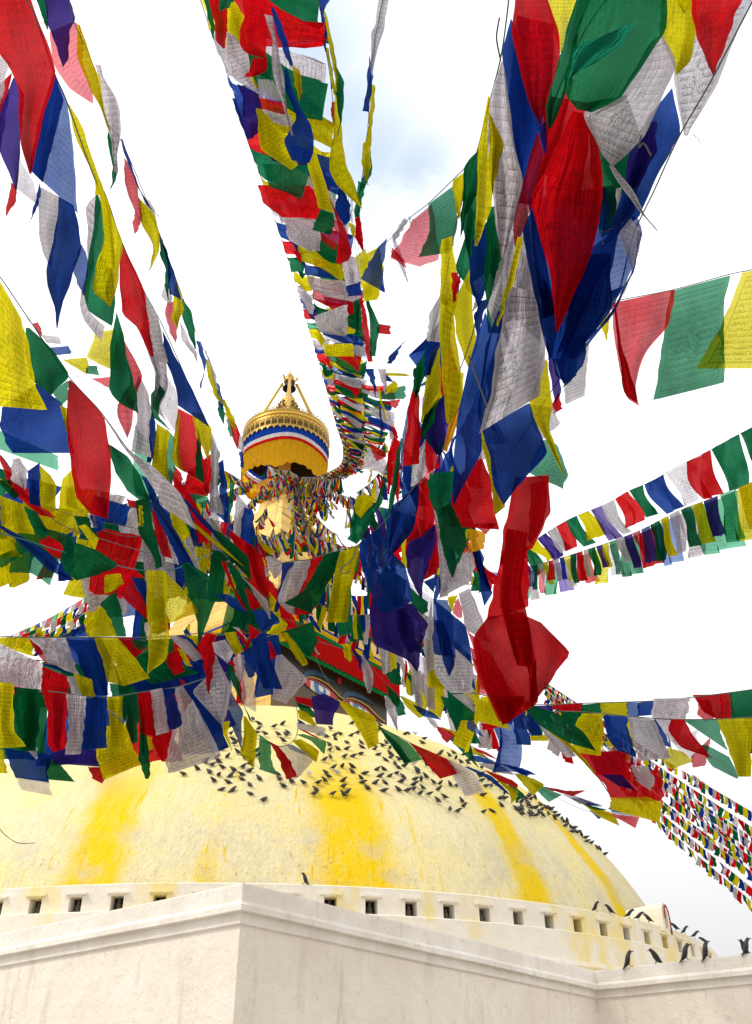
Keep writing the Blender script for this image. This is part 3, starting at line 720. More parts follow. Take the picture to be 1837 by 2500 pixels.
def auto(root, C, cols='bwrgy', w=.30, h=.42, drape=(0, 1), jit=.18, pinch=.25, gap=.02, s0=0., s1=1., n=None, sheer=.25, printed=1, skew=.15, start=0, ripple=.12, fl=-.56, cap=100, px=False, skip=0., keep=False):
    L = [0.]
    for a, b in zip(C, C[1:]): L.append(L[-1]+((b-a).length if not px else 1.))
    T = L[-1]
    def at(s):
        s = max(0, min(T, s))
        lo, hi_ = 0, len(L)-1
        while hi_-lo > 1:
            m = (lo+hi_)//2
            if L[m] <= s: lo = m
            else: hi_ = m
        f = (s-L[lo])/max(L[hi_]-L[lo], 1e-9); return C[lo].lerp(C[hi_], f)
    a, b = T*s0, T*s1
    if n is None: n = max(1, int((b-a)/(w+gap)))
    o = root.location; bulk = {}
    for i in range(n):
        if rnd.random() < skip: continue
        t0 = a+(b-a)*i/n; t1 = t0+(b-a)/n*(.96 if n else 1)
        P0, P1 = at(t0), at(t1); d = ((P0+P1)/2-EYE).length
        f = i/max(n-1, 1)
        if keep and kept_out((P0+P1)/2, h(f) if callable(h) else h): continue
        if callable(drape): dr = drape(f)
        else: dr = drape
        ww = (P1-P0).length; hh = (h(f) if callable(h) else h)*rnd.uniform(.85, 1.12)
        dx, dy = dr[0]+rnd.gauss(0, jit), dr[1]+rnd.gauss(0, jit*.5)
        D = (RT*dx-UP*dy)
        D = D.normalized()+FW*(fl*max(dy, 0)/math.hypot(dx, dy)+rnd.gauss(0, .12)); D.normalize()
        A = (P1-P0); sd_ = A.normalized() if A.length > 1e-6 else RT
        N = sd_.cross(D)
        if N.length < .15: N = D.cross(FW)
        N.normalize()
        pc = max(0, rnd.gauss(pinch, .2)) if pinch else 0; pc = min(pc, 1.)
        sk = rnd.gauss(0, skew)*hh; bend = rnd.gauss(0, skew)*hh; ph = rnd.uniform(0, 6.28); kk = rnd.uniform(.7, 1.8); rp = ripple*ww*rnd.uniform(.6, 1.4)
        cr = rnd.choice((-1, 1)); V = []; UVs = []
        for j in range(7):
            v = j/6
            for q_ in range(5):
                u = q_/4; uu = .5+(u-.5)*(1-pc*v*v if cr > 0 else 1-pc*v)
                p = P0.lerp(P1, uu)+D*hh*(v-.04*math.sin(3.14*v))+sd_*(sk*v+bend*v*v)
                p = p+N*(rp*(.3+v)*(math.sin(kk*6.28*u+ph+2*v)+.6*math.sin(4.5*v+ph*2)))
                V.append(p-o); UVs.append((u, 1-v))
        c = cols[(i+start) % len(cols)]
        if printed and rnd.random() < sheer: shv = rnd.choice((1, 1, 2))
        else: shv = 0
        if i < cap:
            ob = newmesh('flag', V, FACE, cloth(c, shv, printed), root, UVs, True)
            ob['label'] = LBL.get(c+str(shv), NAMES[c]+' flag')
        else: bulk.setdefault(c, []).append((V, UVs))
    if bulk:
        q = MB(); U = []; mats = [cloth(c, 0, 0) for c in bulk]
        for k, c in enumerate(bulk):
            for V, UVs in bulk[c]: q.add(V, FACE, k); U += UVs
        ob = newmesh('far_flags', q.V, q.F, mats, root, U, True, q.M); ob['kind'] = 'stuff'
def heroes(root, text):
    t = 'Z'
    for ln in text.strip().splitlines():
        ln = ln.strip()
        if not ln: continue
        if ln[0] == '@': t = ln[1]; continue
        hero(root, ln, t)
G1 = 'long strings of prayer flags running from the spire to the plaza'
# ---- the long left string
R1, C = string('string of big red, blue and yellow flags falling from the top left corner', [(30, -40, 2.3), (80, 25, 2.45), (134, 180, 2.6), (165, 252, 2.7), (232, 438, 2.9), (258, 475, 3.0), (298, 592, 3.1), (346, 700, 3.25), (395, 790, 3.4), (445, 900, 3.7), (508, 1040, 4.3), (560, 1120, 6.5), (620, 1170, 14), (675, 1180, 34), (705, 1160, 54)], G1)
heroes(R1, '''
@A
w1 2.85|-40,330 -20,640|60,385 0,650
r 2.5|-60,-40 0,340 65,400 130,560 130,900 188,1095|170,-60 210,70 280,250 345,460 240,850 200,1095
k 2.7|90,490 0,720 0,950 60,1090 100,1200|150,590 130,800 120,1000 108,1200
r 2.95|-10,540 -5,800 -10,1040|75,460 40,700 10,900
r 2.8|75,1150 45,1290 38,1360|105,1180 98,1270 42,1360
b1 2.6|345,465 250,790 200,1080|425,650 455,900 475,1330
b 2.64|345,465 250,790 200,1080|400,620 340,850 270,1150
w2 2.75|125,1000 105,1190|210,1140 240,1295
b 2.7|250,1150 215,1330 175,1415|262,1200 240,1300 185,1400
w 2.8|262,1180 248,1300 252,1500 280,1600 320,1700|375,1240 360,1400 345,1550 320,1690
b 2.72|375,1240 350,1500 300,1700 295,1790 355,1950 360,2070|460,1290 490,1440 510,1560 455,1720 400,1880 365,2070
b1 2.78|495,1570 465,1720 525,1860|515,1540 555,1630 545,1750 530,1860
y 2.9|430,655 470,840 545,1010 600,1130 605,1230|440,660 520,800 600,1060 665,1230
y 2.82|610,1150 640,1300 680,1690|665,1230 700,1350 735,1690
y 3.0|670,1240 660,1500 580,1830 690,1925|705,1350 770,1530 740,1760 695,1930
g 3.1|610,1200 590,1500 535,1850 560,1960 690,2045|680,1400 700,1600 720,1900 700,2050
w 3.2|610,1230 540,1300 560,1500 545,1750 500,1900 530,2020 640,2150|640,1300 600,1500 590,1650 560,1850 545,1950 600,2010 660,2060
r 3.15|770,1530 760,1750 775,1980 870,2060 950,2246|775,1530 895,1800 920,1950 970,2250
w 3.25|890,1810 930,2000 990,2200 1000,2280|900,1810 1000,2000 1020,2150 1060,2280
@C
y1 3.4|610,30 555,185 650,240 700,262|725,10 735,120 735,240 700,264
g 3.35|735,-100 700,150 695,400 750,470 875,540|775,30 800,200 860,440 875,540
r1 3.5|770,60 830,350 740,480 745,560 805,700|780,70 900,300 835,500 835,610 800,710
w 3.5|880,300 845,400 870,560 830,780|930,400 945,500 935,700 945,815
b 3.6|925,410 940,560 940,760 930,850|980,590 985,700 960,840 955,850
w 3.4|890,-140 910,80 990,300 960,500 1020,560|990,-60 1040,150 1060,380 1000,500 1060,600
b1 3.42|890,0 910,100 980,250 975,400|900,0 960,150 1010,300 1000,420
w2 3.45|1050,300 1000,500|1130,420 1105,655
g 3.38|1010,360 950,420 960,560 1040,620|1040,400 1000,480 1000,560 1105,680
b 3.3|1020,0 1050,200 1120,400 1130,495|1030,30 1160,290 1250,480 1310,620
r 3.5|1130,510 1110,680 1130,880 1240,950|1225,560 1250,700 1290,900 1300,980
r 3.7|1190,900 1170,1030 1310,1060|1320,800 1330,900 1310,1060
g 3.42|1250,620 1235,940|1255,640 1290,985
y 3.4|1215,530 1240,680 1280,760 1310,830|1280,545 1330,640 1330,740 1315,825
y 3.45|1130,510 1085,820 1110,880 1270,970|1135,560 1130,800 1150,900 1280,980
y 3.6|985,600 965,850 960,900 1050,970|1060,650 1050,800 1065,970
g1 3.65|1055,640 1050,850 1060,970|1110,700 1100,900 1085,1000
r 3.8|1100,870 1090,1010|1145,920 1145,1045
w 3.7|1330,660 1325,900 1320,1160|1385,780 1370,1000 1410,1180
b 3.75|1380,850 1390,1000 1360,1170|1410,830 1440,1100 1435,1240
y 3.9|1400,880 1395,1000|1450,960 1440,1020
g 4|1460,950 1430,1150|1480,990 1450,1200
w 4|1500,1050 1480,1200 1460,1350|1560,1120 1540,1250 1520,1400
b 3.9|1540,1130 1520,1250 1520,1400|1590,1150 1600,1300 1590,1420
''')
auto(R1, C, 'rwbgy', w=.32, h=.42, drape=(-.1, 1), s0=.72, s1=1., jit=.3, pinch=.4)
# ---- thin twisted string left of the spire
R2, C = string('thin wind-twisted string of small flags slanting down to the canopy from the left', [(165, -30, 3.7), (182, 55, 3.9), (230, 165, 4), (258, 290, 4.1), (297, 345, 4.2), (345, 455, 4.4), (390, 570, 4.7), (430, 680, 5), (475, 800, 5.6), (520, 900, 6.5), (560, 985, 8), (598, 1080, 11), (640, 1130, 22), (690, 1150, 50)], G1)
heroes(R2, '''
@A
g 4.0|230,-20 270,110 300,190|290,-20 300,60 305,170
k 3.9|290,-20 310,150 360,300 395,425|430,-20 475,130 435,180 425,380
r2 4.0|320,200 340,400 450,560 590,655|460,140 500,160 520,400 590,600
y 3.95|490,160 490,350 560,530 640,690 690,830|505,155 580,380 640,540 650,680 700,830
w 4.1|600,405 640,520 640,690 690,830 710,900 720,1080|635,410 650,480 740,630 765,800 740,1000 735,1090
g 4.15|685,830 680,880 710,1050 710,1150 695,1190|715,850 720,980 745,1080 735,1130 700,1190
b 4.3|765,870 780,960 870,1180 930,1300 1000,1355|775,880 820,1010 880,1190 960,1320 1015,1380
r1 4.35|780,990 790,1150 850,1330 890,1400|790,1000 870,1170 890,1350 895,1405
r1 4.4|850,1330 840,1440 852,1475|880,1370 885,1420 855,1475
y 4.4|870,1240 890,1400 960,1530 970,1600 940,1705|880,1250 960,1340 1000,1450 1000,1600 945,1705
w1 4.45|900,1240 930,1330 970,1400|940,1260 980,1330 990,1450
g 4.8|1005,1470 1010,1600 1050,1700 1040,1800|1010,1475 1060,1620 1075,1700 1060,1890
b 4.78|1000,1465 1060,1650 1065,1850|1010,1470 1100,1720 1135,1885
w1 4.85|1040,1780 1020,1870 1060,1910|1070,1800 1085,1880 1075,1915
y 5|1110,1760 1100,1900 1085,2000 1110,2060|1115,1765 1150,1870 1155,1950 1120,2060
r1 5.1|1060,1900 1045,1980 1080,2110 1108,2160|1095,1900 1110,2000 1120,2060 1110,2160
g 5.2|1150,1880 1145,1990 1200,2130 1230,2200|1155,1885 1200,1960 1230,2100 1235,2200
@C
w1 5.5|1135,-40 1150,80 1230,180 1250,235|1160,0 1200,100 1240,150 1250,240
b 5.5|1240,80 1270,200 1290,280 1260,380|1265,90 1300,200 1290,290 1270,380
w 5.9|1290,140 1330,250 1360,370|1300,140 1360,300 1380,400
y 6|1300,200 1310,300 1360,440 1400,480|1310,200 1350,300 1370,400 1410,480
b 6.3|1360,350 1380,460|1375,350 1410,470 1400,520
y 6.6|1405,450 1430,560 1480,640|1415,450 1470,560 1490,640
g 6.7|1375,460 1380,540 1408,610|1400,480 1420,540 1410,610
r 7.2|1440,570 1470,700 1500,770|1480,590 1510,680 1500,770
g1 7.3|1425,560 1450,690|1450,600 1475,680
w 8|1500,640 1500,760|1530,700 1540,790
b 8.4|1510,780 1520,880|1530,780 1540,890
''')
auto(R2, C, 'bwrgy', w=.35, h=.4, drape=(-.1, 1), s0=.5, s1=1., jit=.3, pinch=.5)
# ---- string of the large yellow flag at the left edge
R3, C = string('string with huge yellow, dark green and red flags crossing the left edge', [(-60, 600, 2.3), (0, 675, 2.55), (58, 760, 2.75), (165, 915, 2.95), (250, 1010, 3.1), (310, 1100, 3.3), (385, 1180, 3.5), (470, 1270, 3.8), (545, 1350, 4.5), (640, 1400, 8), (720, 1330, 24), (715, 1190, 52)], G1)
heroes(R3, '''
@C
y 2.6|-60,-400 -50,0 -60,490|130,-70 170,100 215,380 290,520
g 2.8|165,0 165,150 210,330 325,425|185,0 310,120 435,300 325,425
b 3.1|30,490 20,620 60,730 100,790|220,360 385,490 410,640 455,790
g2 3.2|-20,640 -20,760|350,800 350,895
g1 3.0|330,400 390,490|430,330 430,450
y 3.05|385,490 410,620 440,700|430,510 430,600 450,720
r 2.75|435,340 425,550 460,900 490,1070 585,1180|445,330 650,560 690,850 685,1080 680,1205
w 3.0|650,560 750,700 900,900 1060,1150|670,570 830,790 950,860 1130,1040 1230,1270
g 3.2|680,730 730,900 800,1020 900,1100|700,740 800,810 870,920 950,1090
g 3.3|860,1090 880,1300 960,1420 985,1520|940,1080 960,1250 1000,1400 1020,1510
y 3.22|875,1120 880,1250|895,1120 905,1250
b 3.25|890,930 970,1130 1080,1290 1230,1530|940,950 1000,1100 1130,1320 1245,1540
y 3.3|950,1090 1100,1290 1240,1500|975,1090 1120,1280 1250,1510
y 3.4|1075,1150 1090,1270 1150,1350|1130,1140 1200,1310 1150,1350
g 3.15|1150,1490 1190,1650 1250,1850 1250,2000|1180,1480 1350,1590 1360,1700 1310,1850 1250,2005
y 3.35|1110,1150 1300,1320 1530,1500|1160,1180 1400,1370 1540,1505
b 3.4|1130,1050 1260,1220 1400,1350|1180,1090 1330,1250 1400,1350
g 3.5|1310,1250 1480,1480 1590,1600|1390,1290 1560,1440 1590,1610
r 3.6|1440,1290 1500,1400 1610,1700|1460,1280 1600,1400 1650,1680
r 3.3|960,1130 980,1300 1030,1440|970,1150 1050,1320 1085,1455
w 3.35|1020,1300 1050,1400 1040,1470|1050,1310 1110,1440 1120,1490
@F
r 3.6|1030,90 1090,330 1170,560 1260,650|1080,120 1190,230 1230,400 1280,660
r 3.7|870,-10 940,150 1040,250|1010,70 1020,160 1040,260
w 3.45|970,420 1080,550 1200,740 1280,880|990,430 1120,560 1250,680 1290,870
r 3.5|1000,560 1060,720 1100,780|1040,560 1190,740 1110,780
g 3.4|840,300 920,480 1000,640 1060,770|890,300 980,420 1040,600 1080,790
r 3.45|790,290 900,560 980,710 1040,790|840,300 920,560 1000,700 1050,790
b 3.8|740,620 900,760 1010,810|850,620 940,680 1030,800
b1 3.6|1110,780 1170,940 1200,1005|1290,790 1380,900 1200,1005
y 3.65|1290,760 1380,880 1240,1020|1300,770 1460,930 1380,1040
''')
auto(R3, C, 'gyrwb', w=.34, h=.42, drape=(.1, 1), s0=.45, s1=1., jit=.35, pinch=.4)
# ---- teal cord
R4, C = string('string on thin teal cord with one broad green and one long yellow flag', [(-40, 1290, 3.0), (77, 1323, 3.0), (151, 1346, 3.0), (287, 1381, 3.05), (356, 1393, 3.05), (411, 1393, 3.1), (449, 1381, 3.2), (520, 1350, 3.6)], 'strings crossing low on the left', cmat=M_cordt)
heroes(R4, '''
@C
b 3.2|-20,1250 100,1330 230,1450 300,1520 450,1595|20,1250 160,1330 260,1390 370,1480 465,1590
g 3.0|430,1340 385,1430 430,1540 490,1592|450,1345 600,1400 745,1500 610,1560
y1 3.0|925,1525 930,1700 945,1900 935,2185|1040,1530 1045,1700 1065,1950 1050,2080 925,2190
y1 3.12|1020,1540 1040,1700 1060,1860|1035,1535 1150,1650 1250,1790 1080,1860
r 3.5|790,1570 740,1650 810,1730 940,1850|850,1570 840,1630 930,1740 950,1860
b 3.4|830,1570 890,1680 930,1790|930,1600 935,1780
@E
r 3.2|1030,370 950,450|1330,345 1430,455
y 3.1|1070,430 1065,530 1060,620|1210,415 1245,510 1160,580
y 3.5|1000,745 860,880 900,1055|1030,745 1110,880 1170,1050
g 3.6|1160,600 1010,720 1170,1050|1170,600 1220,800 1280,1050
b 3.6|860,900 700,1010 640,1055|870,905 900,1050
r 3.6|480,30 400,90 500,200 640,290|600,100 640,180 650,290
''')
# ---- first cross row on the left (y ~ 1555)
R5, C = string('level string of large printed flags at left edge, dark blue flag in the middle', [(-80, 1548, 3.4), (0, 1553, 3.4), (66, 1556, 3.4), (160, 1556, 3.4), (260, 1556, 3.45), (362, 1556, 3.5), (430, 1552, 3.6), (520, 1545, 3.8), (620, 1560, 4.2), (700, 1540, 5)], 'strings crossing low on the left')
heroes(R5, '''
@E
y 3.6|-60,1055 -60,1120|280,1050 330,1250
w 3.2|-80,1080 -80,1500|410,1310 390,1600
r1 3.45|270,1040 400,1250 490,1340|300,1060 420,1140 480,1300
w 3.42|300,1060 430,1170 500,1340|650,1060 700,1200 780,1430
b 3.5|650,1060 790,1230 860,1450 980,1640|950,1060 1030,1250 1060,1450 1090,1640
y 3.46|950,1060 1030,1250 1100,1510|1040,1060 1150,1300 1250,1550
y 3.4|1030,1060 1160,1300 1260,1545|1180,1060 1350,1260 1500,1470
r 3.6|1190,1055 1290,1180 1370,1260|1330,1060 1400,1120 1480,1170
g1 3.55|1330,1080 1360,1150 1420,1190|1400,1080 1450,1120 1470,1170
g 3.6|1370,1250 1450,1450 1560,1530|1500,1200 1800,1320 1990,1420
r 3.6|410,1340 400,1500 420,1620|680,1450 680,1600 690,1660
b 3.4|400,1310 460,1345|560,1340 745,1440
w 3.4|675,1450 740,1640|780,1450 830,1640
y 3.35|750,1420 830,1640|920,1480 960,1660
g 3.6|1110,1520 1150,1660|1340,1550 1380,1650
@F
w 3.4|260,1050 350,1130 520,1300|330,1040 440,1080 600,1260
b 3.5|320,1040 430,1100 540,1170|420,1040 500,1090 550,1160
r 3.5|280,1200 230,1300 320,1440|300,1200 380,1310 415,1400
y 3.5|350,1170 430,1340|400,1180 490,1350
b 3.7|400,1290 360,1450 480,1540|620,1300 650,1400 640,1480
b 3.7|480,1200 540,1300|600,1280 640,1340
y 3.6|430,1040 500,1100 540,1150|550,1040 555,1150
r 3.2|640,1010 560,1150 620,1330 650,1640|745,1030 690,1120 720,1250 665,1620
w 3.25|720,1240 640,1470 500,1600 800,1960|740,1245 800,1400 880,1560 800,1965
w 3.6|700,1110 720,1200 850,1320|820,1080 900,1200 850,1325
y 3.5|820,1010 930,1240|920,1000 1010,1200
r 3.5|930,1000 1040,1150|1000,980 1060,1130
w 3.45|900,950 1040,1060|960,960 1050,1110
r 3.4|1080,930 1060,1060 1010,1190|1180,1010 1100,1080 1030,1190
b 3.4|985,1220 1060,1460 1100,1460|1110,1140 1140,1300 1120,1440
b 3.35|1090,1070 1130,1250 1220,1570|1240,1050 1290,1300 1400,1580
r 3.5|860,1300 960,1500 980,1600|940,1290 960,1400 990,1590
w 3.4|910,1260 950,1480 990,1510|1010,1230 1020,1380 1000,1500
w2 3.5|1010,1340 990,1500 1000,1740|1100,1440 1120,1600 1135,1810
w2 3.5|1350,1240 1330,1500 1300,1680|1400,1230 1650,1480 1420,1720
r 3.6|1240,1090 1290,1280|1280,1100 1350,1240
y 3.5|1400,1010 1500,1200 1600,1340|1450,1010 1560,1150 1655,1320
g 3.6|1400,1000 1560,1160 1650,1240|1700,900 1750,1100 1700,1250
b1 3.3|870,1590 860,1750 890,1950 1000,2200|900,1620 1010,1830 980,1950 1000,2210
g 3.35|860,1340 840,1400 980,1680 1080,1900|890,1330 960,1500 1010,1750 1110,1920
y 3.6|750,1920 850,2100 890,2200|870,1900 850,2040 895,2210
@J
y 3.3|390,200 400,350 370,580 470,700|410,200 520,370 510,600 480,740
''')
# ---- second cross row (y ~ 1695)
R6, C = string('lowest level string at left, square flags hanging close in front of the dome', [(-80, 1650, 2.9), (0, 1664, 2.9), (35, 1680, 2.95), (100, 1686, 3), (165, 1693, 3), (212, 1702, 3), (262, 1702, 3), (300, 1698, 3.02), (345, 1690, 3.05), (430, 1678, 3.1), (490, 1660, 3.2), (560, 1640, 3.4)], 'strings crossing low on the left')
heroes(R6, '''
@E
y 2.85|-60,1500 -60,1900 -60,2180|130,1520 130,2000 255,2160
g 2.95|155,1560 180,1900 185,2200|390,1580 395,1900 350,2205
r 3|440,1590 490,1800 495,2150 550,2215|680,1620 660,1900 670,2170
w 2.95|685,1630 700,1950 670,2240|870,1650 840,1950 815,2235
b 3|865,1650 860,1900 850,2190|1060,1660 1060,1900 1075,2170
y 2.95|1090,1660 1110,1900 1125,2180|1235,1650 1230,1900 1240,2190
g 3|1225,1650 1240,1850 1340,2130|1400,1650 1380,1900 1390,2110
g 3.1|1380,1640 1400,1900 1430,2247|1410,1640 1460,2000 1470,2247
r 3|1390,1620 1420,1850 1430,2030|1550,1600 1560,1850 1590,2060
@F
w 2.95|75,1595 110,1850 135,2050|185,1570 225,1800 255,2015
b 3|190,1580 230,1800 250,1990|290,1570 340,1750 400,1920 330,1980
w1 3.2|330,1560 370,1850 360,2250|400,1550 560,1800 750,2220
b 3.3|390,1540 560,1800 700,2230|570,1490 720,1800 860,2170
@P
b 3.3|45,340 80,450 110,530|330,380 300,500 310,560
w2 3.35|110,520 145,610|305,540 330,645
g 3.3|300,400 310,540|380,430 480,555
k 3.3|345,340 370,440|640,350 665,460
y 3.2|640,200 640,400 690,540|820,180 860,350 930,440
r 3.3|580,460 610,540|680,460 670,570
g 3.15|910,250 900,400 945,535|950,240 975,500 965,535
w1 3.1|1130,200 1090,430 1115,500|1250,30 1330,220 1430,400
r 3.15|990,240 1010,330 1060,425|1110,220 1150,320 1190,420
y 3.3|-30,340 -30,500|20,350 45,500
w 3.25|165,330 235,410|240,330 240,410
y 3.4|945,260 960,360|1000,270 1020,320
''')
R6b, C = string('string behind the nearest lower left row, flags dark in its shade', [(-80, 1690, 3.6), (100, 1700, 3.6), (300, 1712, 3.6), (430, 1695, 3.7), (560, 1655, 4)], 'strings crossing low on the left')
auto(R6b, C, 'gbrkbgrby', w=.22, h=.24, drape=(.1, 1), jit=.1, pinch=.1, sheer=.1)
R6c, C = string('short crowded string of dark red and blue flags between the two lower left rows', [(-80, 1600, 3.9), (100, 1612, 3.9), (300, 1630, 3.9), (430, 1625, 3.9), (560, 1590, 4.1)], 'strings crossing low on the left')
auto(R6c, C, 'rgbkrbg', w=.22, h=.20, drape=(.1, 1), jit=.1, pinch=.1, sheer=0.)
# ---- upper left middle clutter
R7, C = string('sagging string of small mixed flags at left edge under the huge yellow flag', [(-60, 1090, 3.4), (0, 1110, 3.4), (50, 1180, 3.4), (110, 1250, 3.5), (170, 1290, 3.6), (260, 1320, 3.8), (360, 1350, 4)], 'strings crossing low on the left')
heroes(R7, '''
@C
r 3.5|-30,760 80,1030 250,1180|20,820 200,1050 350,1200
w 3.3|80,830 75,960 160,1020|120,820 170,900 160,1030
b 3.35|180,900 190,1110|250,850 265,1130
y 3.3|255,870 260,1130 330,1160|320,930 355,1000 340,1160
y 3.3|400,950 370,1150 450,1165|470,880 500,1040 530,1140
y 3.3|10,1060 15,1280|140,1110 210,1300
g 3.35|140,1120 165,1240 290,1330|230,1160 300,1290
y 3.4|-30,1320 -30,1460|60,1340 130,1440
g1 3.4|-20,1440 10,1515|130,1380 180,1400 40,1500
g 3.5|-20,960 90,1080|60,960 120,1060
y 3.5|-30,950 60,1010|0,950 110,1020
b 3.6|570,1180 600,1290|640,1190 650,1280
w 3.6|560,1170 580,1260|600,1175 620,1260
y 3.6|500,1250 560,1330 600,1400|540,1240 620,1330
''')
R8, C = string('short far string of pale translucent flags against the sky at left', [(60, 770, 7), (100, 815, 7), (150, 870, 7.2), (215, 925, 7.5), (280, 950, 8)], 'strings crossing low on the left')
heroes(R8, '''
@A
r1 7|205,2040 260,2130|240,2030 270,2100
w1 7|265,2110 300,2160|370,2120 385,2170
b1 7|320,2190 350,2240|430,2180 450,2230
@C
y1 7.2|400,200 540,290|545,185 560,290
g1 7.2|555,240 545,290|610,240 625,300
r1 7.3|580,320 690,380|690,310 690,370
''')
for i, (lab, nd, cl, hh) in enumerate([
    ('string of small flags passing behind the big red flag on the left', [(230, 1210, 5.5), (330, 1240, 5.5), (420, 1260, 5.6), (520, 1270, 6), (620, 1290, 7)], 'bwgywr', .30),
    ('string of small flags hanging under the teal cord string on the left', [(60, 1270, 5), (150, 1305, 5), (250, 1325, 5), (350, 1340, 5.2), (470, 1350, 5.5)], 'gywbrg', .30),
    ('row of small bright flags just above the broad green flag', [(240, 1290, 4.6), (300, 1308, 4.6), (370, 1312, 4.7), (460, 1330, 5), (560, 1350, 5.5)], 'rwbygrwy', .30),
    ('string of mixed flags behind the long yellow see-through flag', [(290, 1370, 5), (360, 1395, 5), (430, 1400, 5.2), (520, 1420, 5.6), (600, 1450, 6.5)], 'bwgry', .32),
    ('string of mixed flags left of the hanging green leaf-shaped flag', [(350, 1200, 4.6), (420, 1250, 4.7), (480, 1330, 5), (530, 1400, 5.6), (600, 1440, 7)], 'bwyrg', .36),
    ('string of mixed flags crossing under the gilded spire base on the left', [(430, 1590, 5), (500, 1610, 5), (560, 1640, 5.4), (640, 1650, 6)], 'bwrgk', .3),
    ('upper string of mixed flags converging left of the tower', [(330, 1040, 5), (400, 1130, 5.4), (470, 1210, 6), (540, 1290, 7.5), (610, 1330, 10), (690, 1300, 22)], 'gywrb', .42)]):
    R, C = string(lab, nd, G1); auto(R, C, cl, keep=True, w=.2, h=hh, drape=(.12, 1), jit=.25, pinch=.3, sheer=.2)
# ---- centre front string
R9, C = string('slack string across the centre with white, red, green, yellow and two dark blue flags', [(640, 1400, 4), (693, 1374, 3.2), (754, 1366, 3.15), (790, 1354, 3.15), (826, 1345, 3.12), (875, 1330, 3.1), (923, 1289, 3), (960, 1250, 3), (1020, 1180, 3), (1040, 1165, 3)], 'strings crossing in front of the tower')
heroes(R9, '''
@M
b 3.2|550,800 520,1000 450,1290|680,785 580,1000 500,1250 480,1300
w 3.15|660,785 570,950 500,1190 590,1300|810,770 770,950 700,1100 650,1320
r 3.2|810,770 760,950 690,1130 630,1320|950,720 900,900 800,1100 830,1320
g 3.1|950,730 850,900 780,1070 570,1215|1105,680 1040,900 960,1090 820,1310
y 3.1|1120,690 1070,900 1020,1200 990,1400|1310,620 1280,800 1210,1100 1190,1400
w 3.4|370,740 400,850 450,960|440,740 550,800 480,960
@H
b 2.9|115,730 150,980 250,1230 320,1400 420,1420|300,580 400,800 560,960 650,1310
k 3.0|250,1280 250,1550 280,1750 600,1900 690,2020|640,1340 780,1540 730,1750 700,2020
k 2.95|480,1400 500,1600 620,1850|560,1380 640,1500 700,1800
b 3.0|700,130 450,370 420,700 395,890|710,120 695,400 640,610 400,890
r 3.02|780,100 700,130 690,500 600,720|790,100 850,350 870,540 780,640
k 3.05|860,550 600,750 600,1000 740,1290|880,560 880,700 760,1100 750,1290
r 3.1|880,690 800,930 750,1110|890,700 930,950 850,1060
g 2.85|830,20 810,130 850,330 920,480|1060,0 1060,200 1010,350 980,430
g 2.8|900,400 950,750 1050,1070|1030,320 1170,640 1180,760 1055,1075
w 3.0|1000,950 930,1280|1230,790 1260,960 1230,1120
w 3.02|850,340 900,600 930,900 930,1280|880,380 950,660 1000,950 1010,1260
g 3.3|360,90 270,330 100,500 0,690|380,130 320,340 200,560 90,740
y 3.6|90,250 70,400 130,480|200,240 280,290 130,480
w 3.1|870,1580 850,1900 870,2060 1050,2240|1070,1780 1250,1960 1240,2240
w 3.2|1120,1230 1180,1500 1200,1600 1440,1740|1220,1180 1330,1440 1430,1720
b1 3.0|870,1290 870,1700 880,1850 990,1860|1000,1300 1050,1500 1080,1880
b 2.95|880,1050 870,1350|930,1050 920,1250 870,1350
b 2.98|880,1500 960,1900 1010,2060|950,1500 1030,1700 1080,1950 1020,2060
y 3.1|850,1450 860,1600 810,1900 810,2180|870,1500 870,2050 990,2200
w 3.05|790,1570 770,1800 790,2050|850,1280 870,1700 850,2000
g 3.2|640,1180 640,1330 750,1450|720,1260 800,1320 800,1420
y 3.3|740,1110 780,1200|790,1200 840,1270
b 3.3|760,1110 860,1220|880,1060 870,1240
y 3.3|1010,1270 1030,1440|1110,1250 1040,1420
r1 3.4|1080,1330 1050,1420 1110,1480|1110,1280 1150,1400 1150,1480
''')
G2 = 'great bundle of strings on the right'
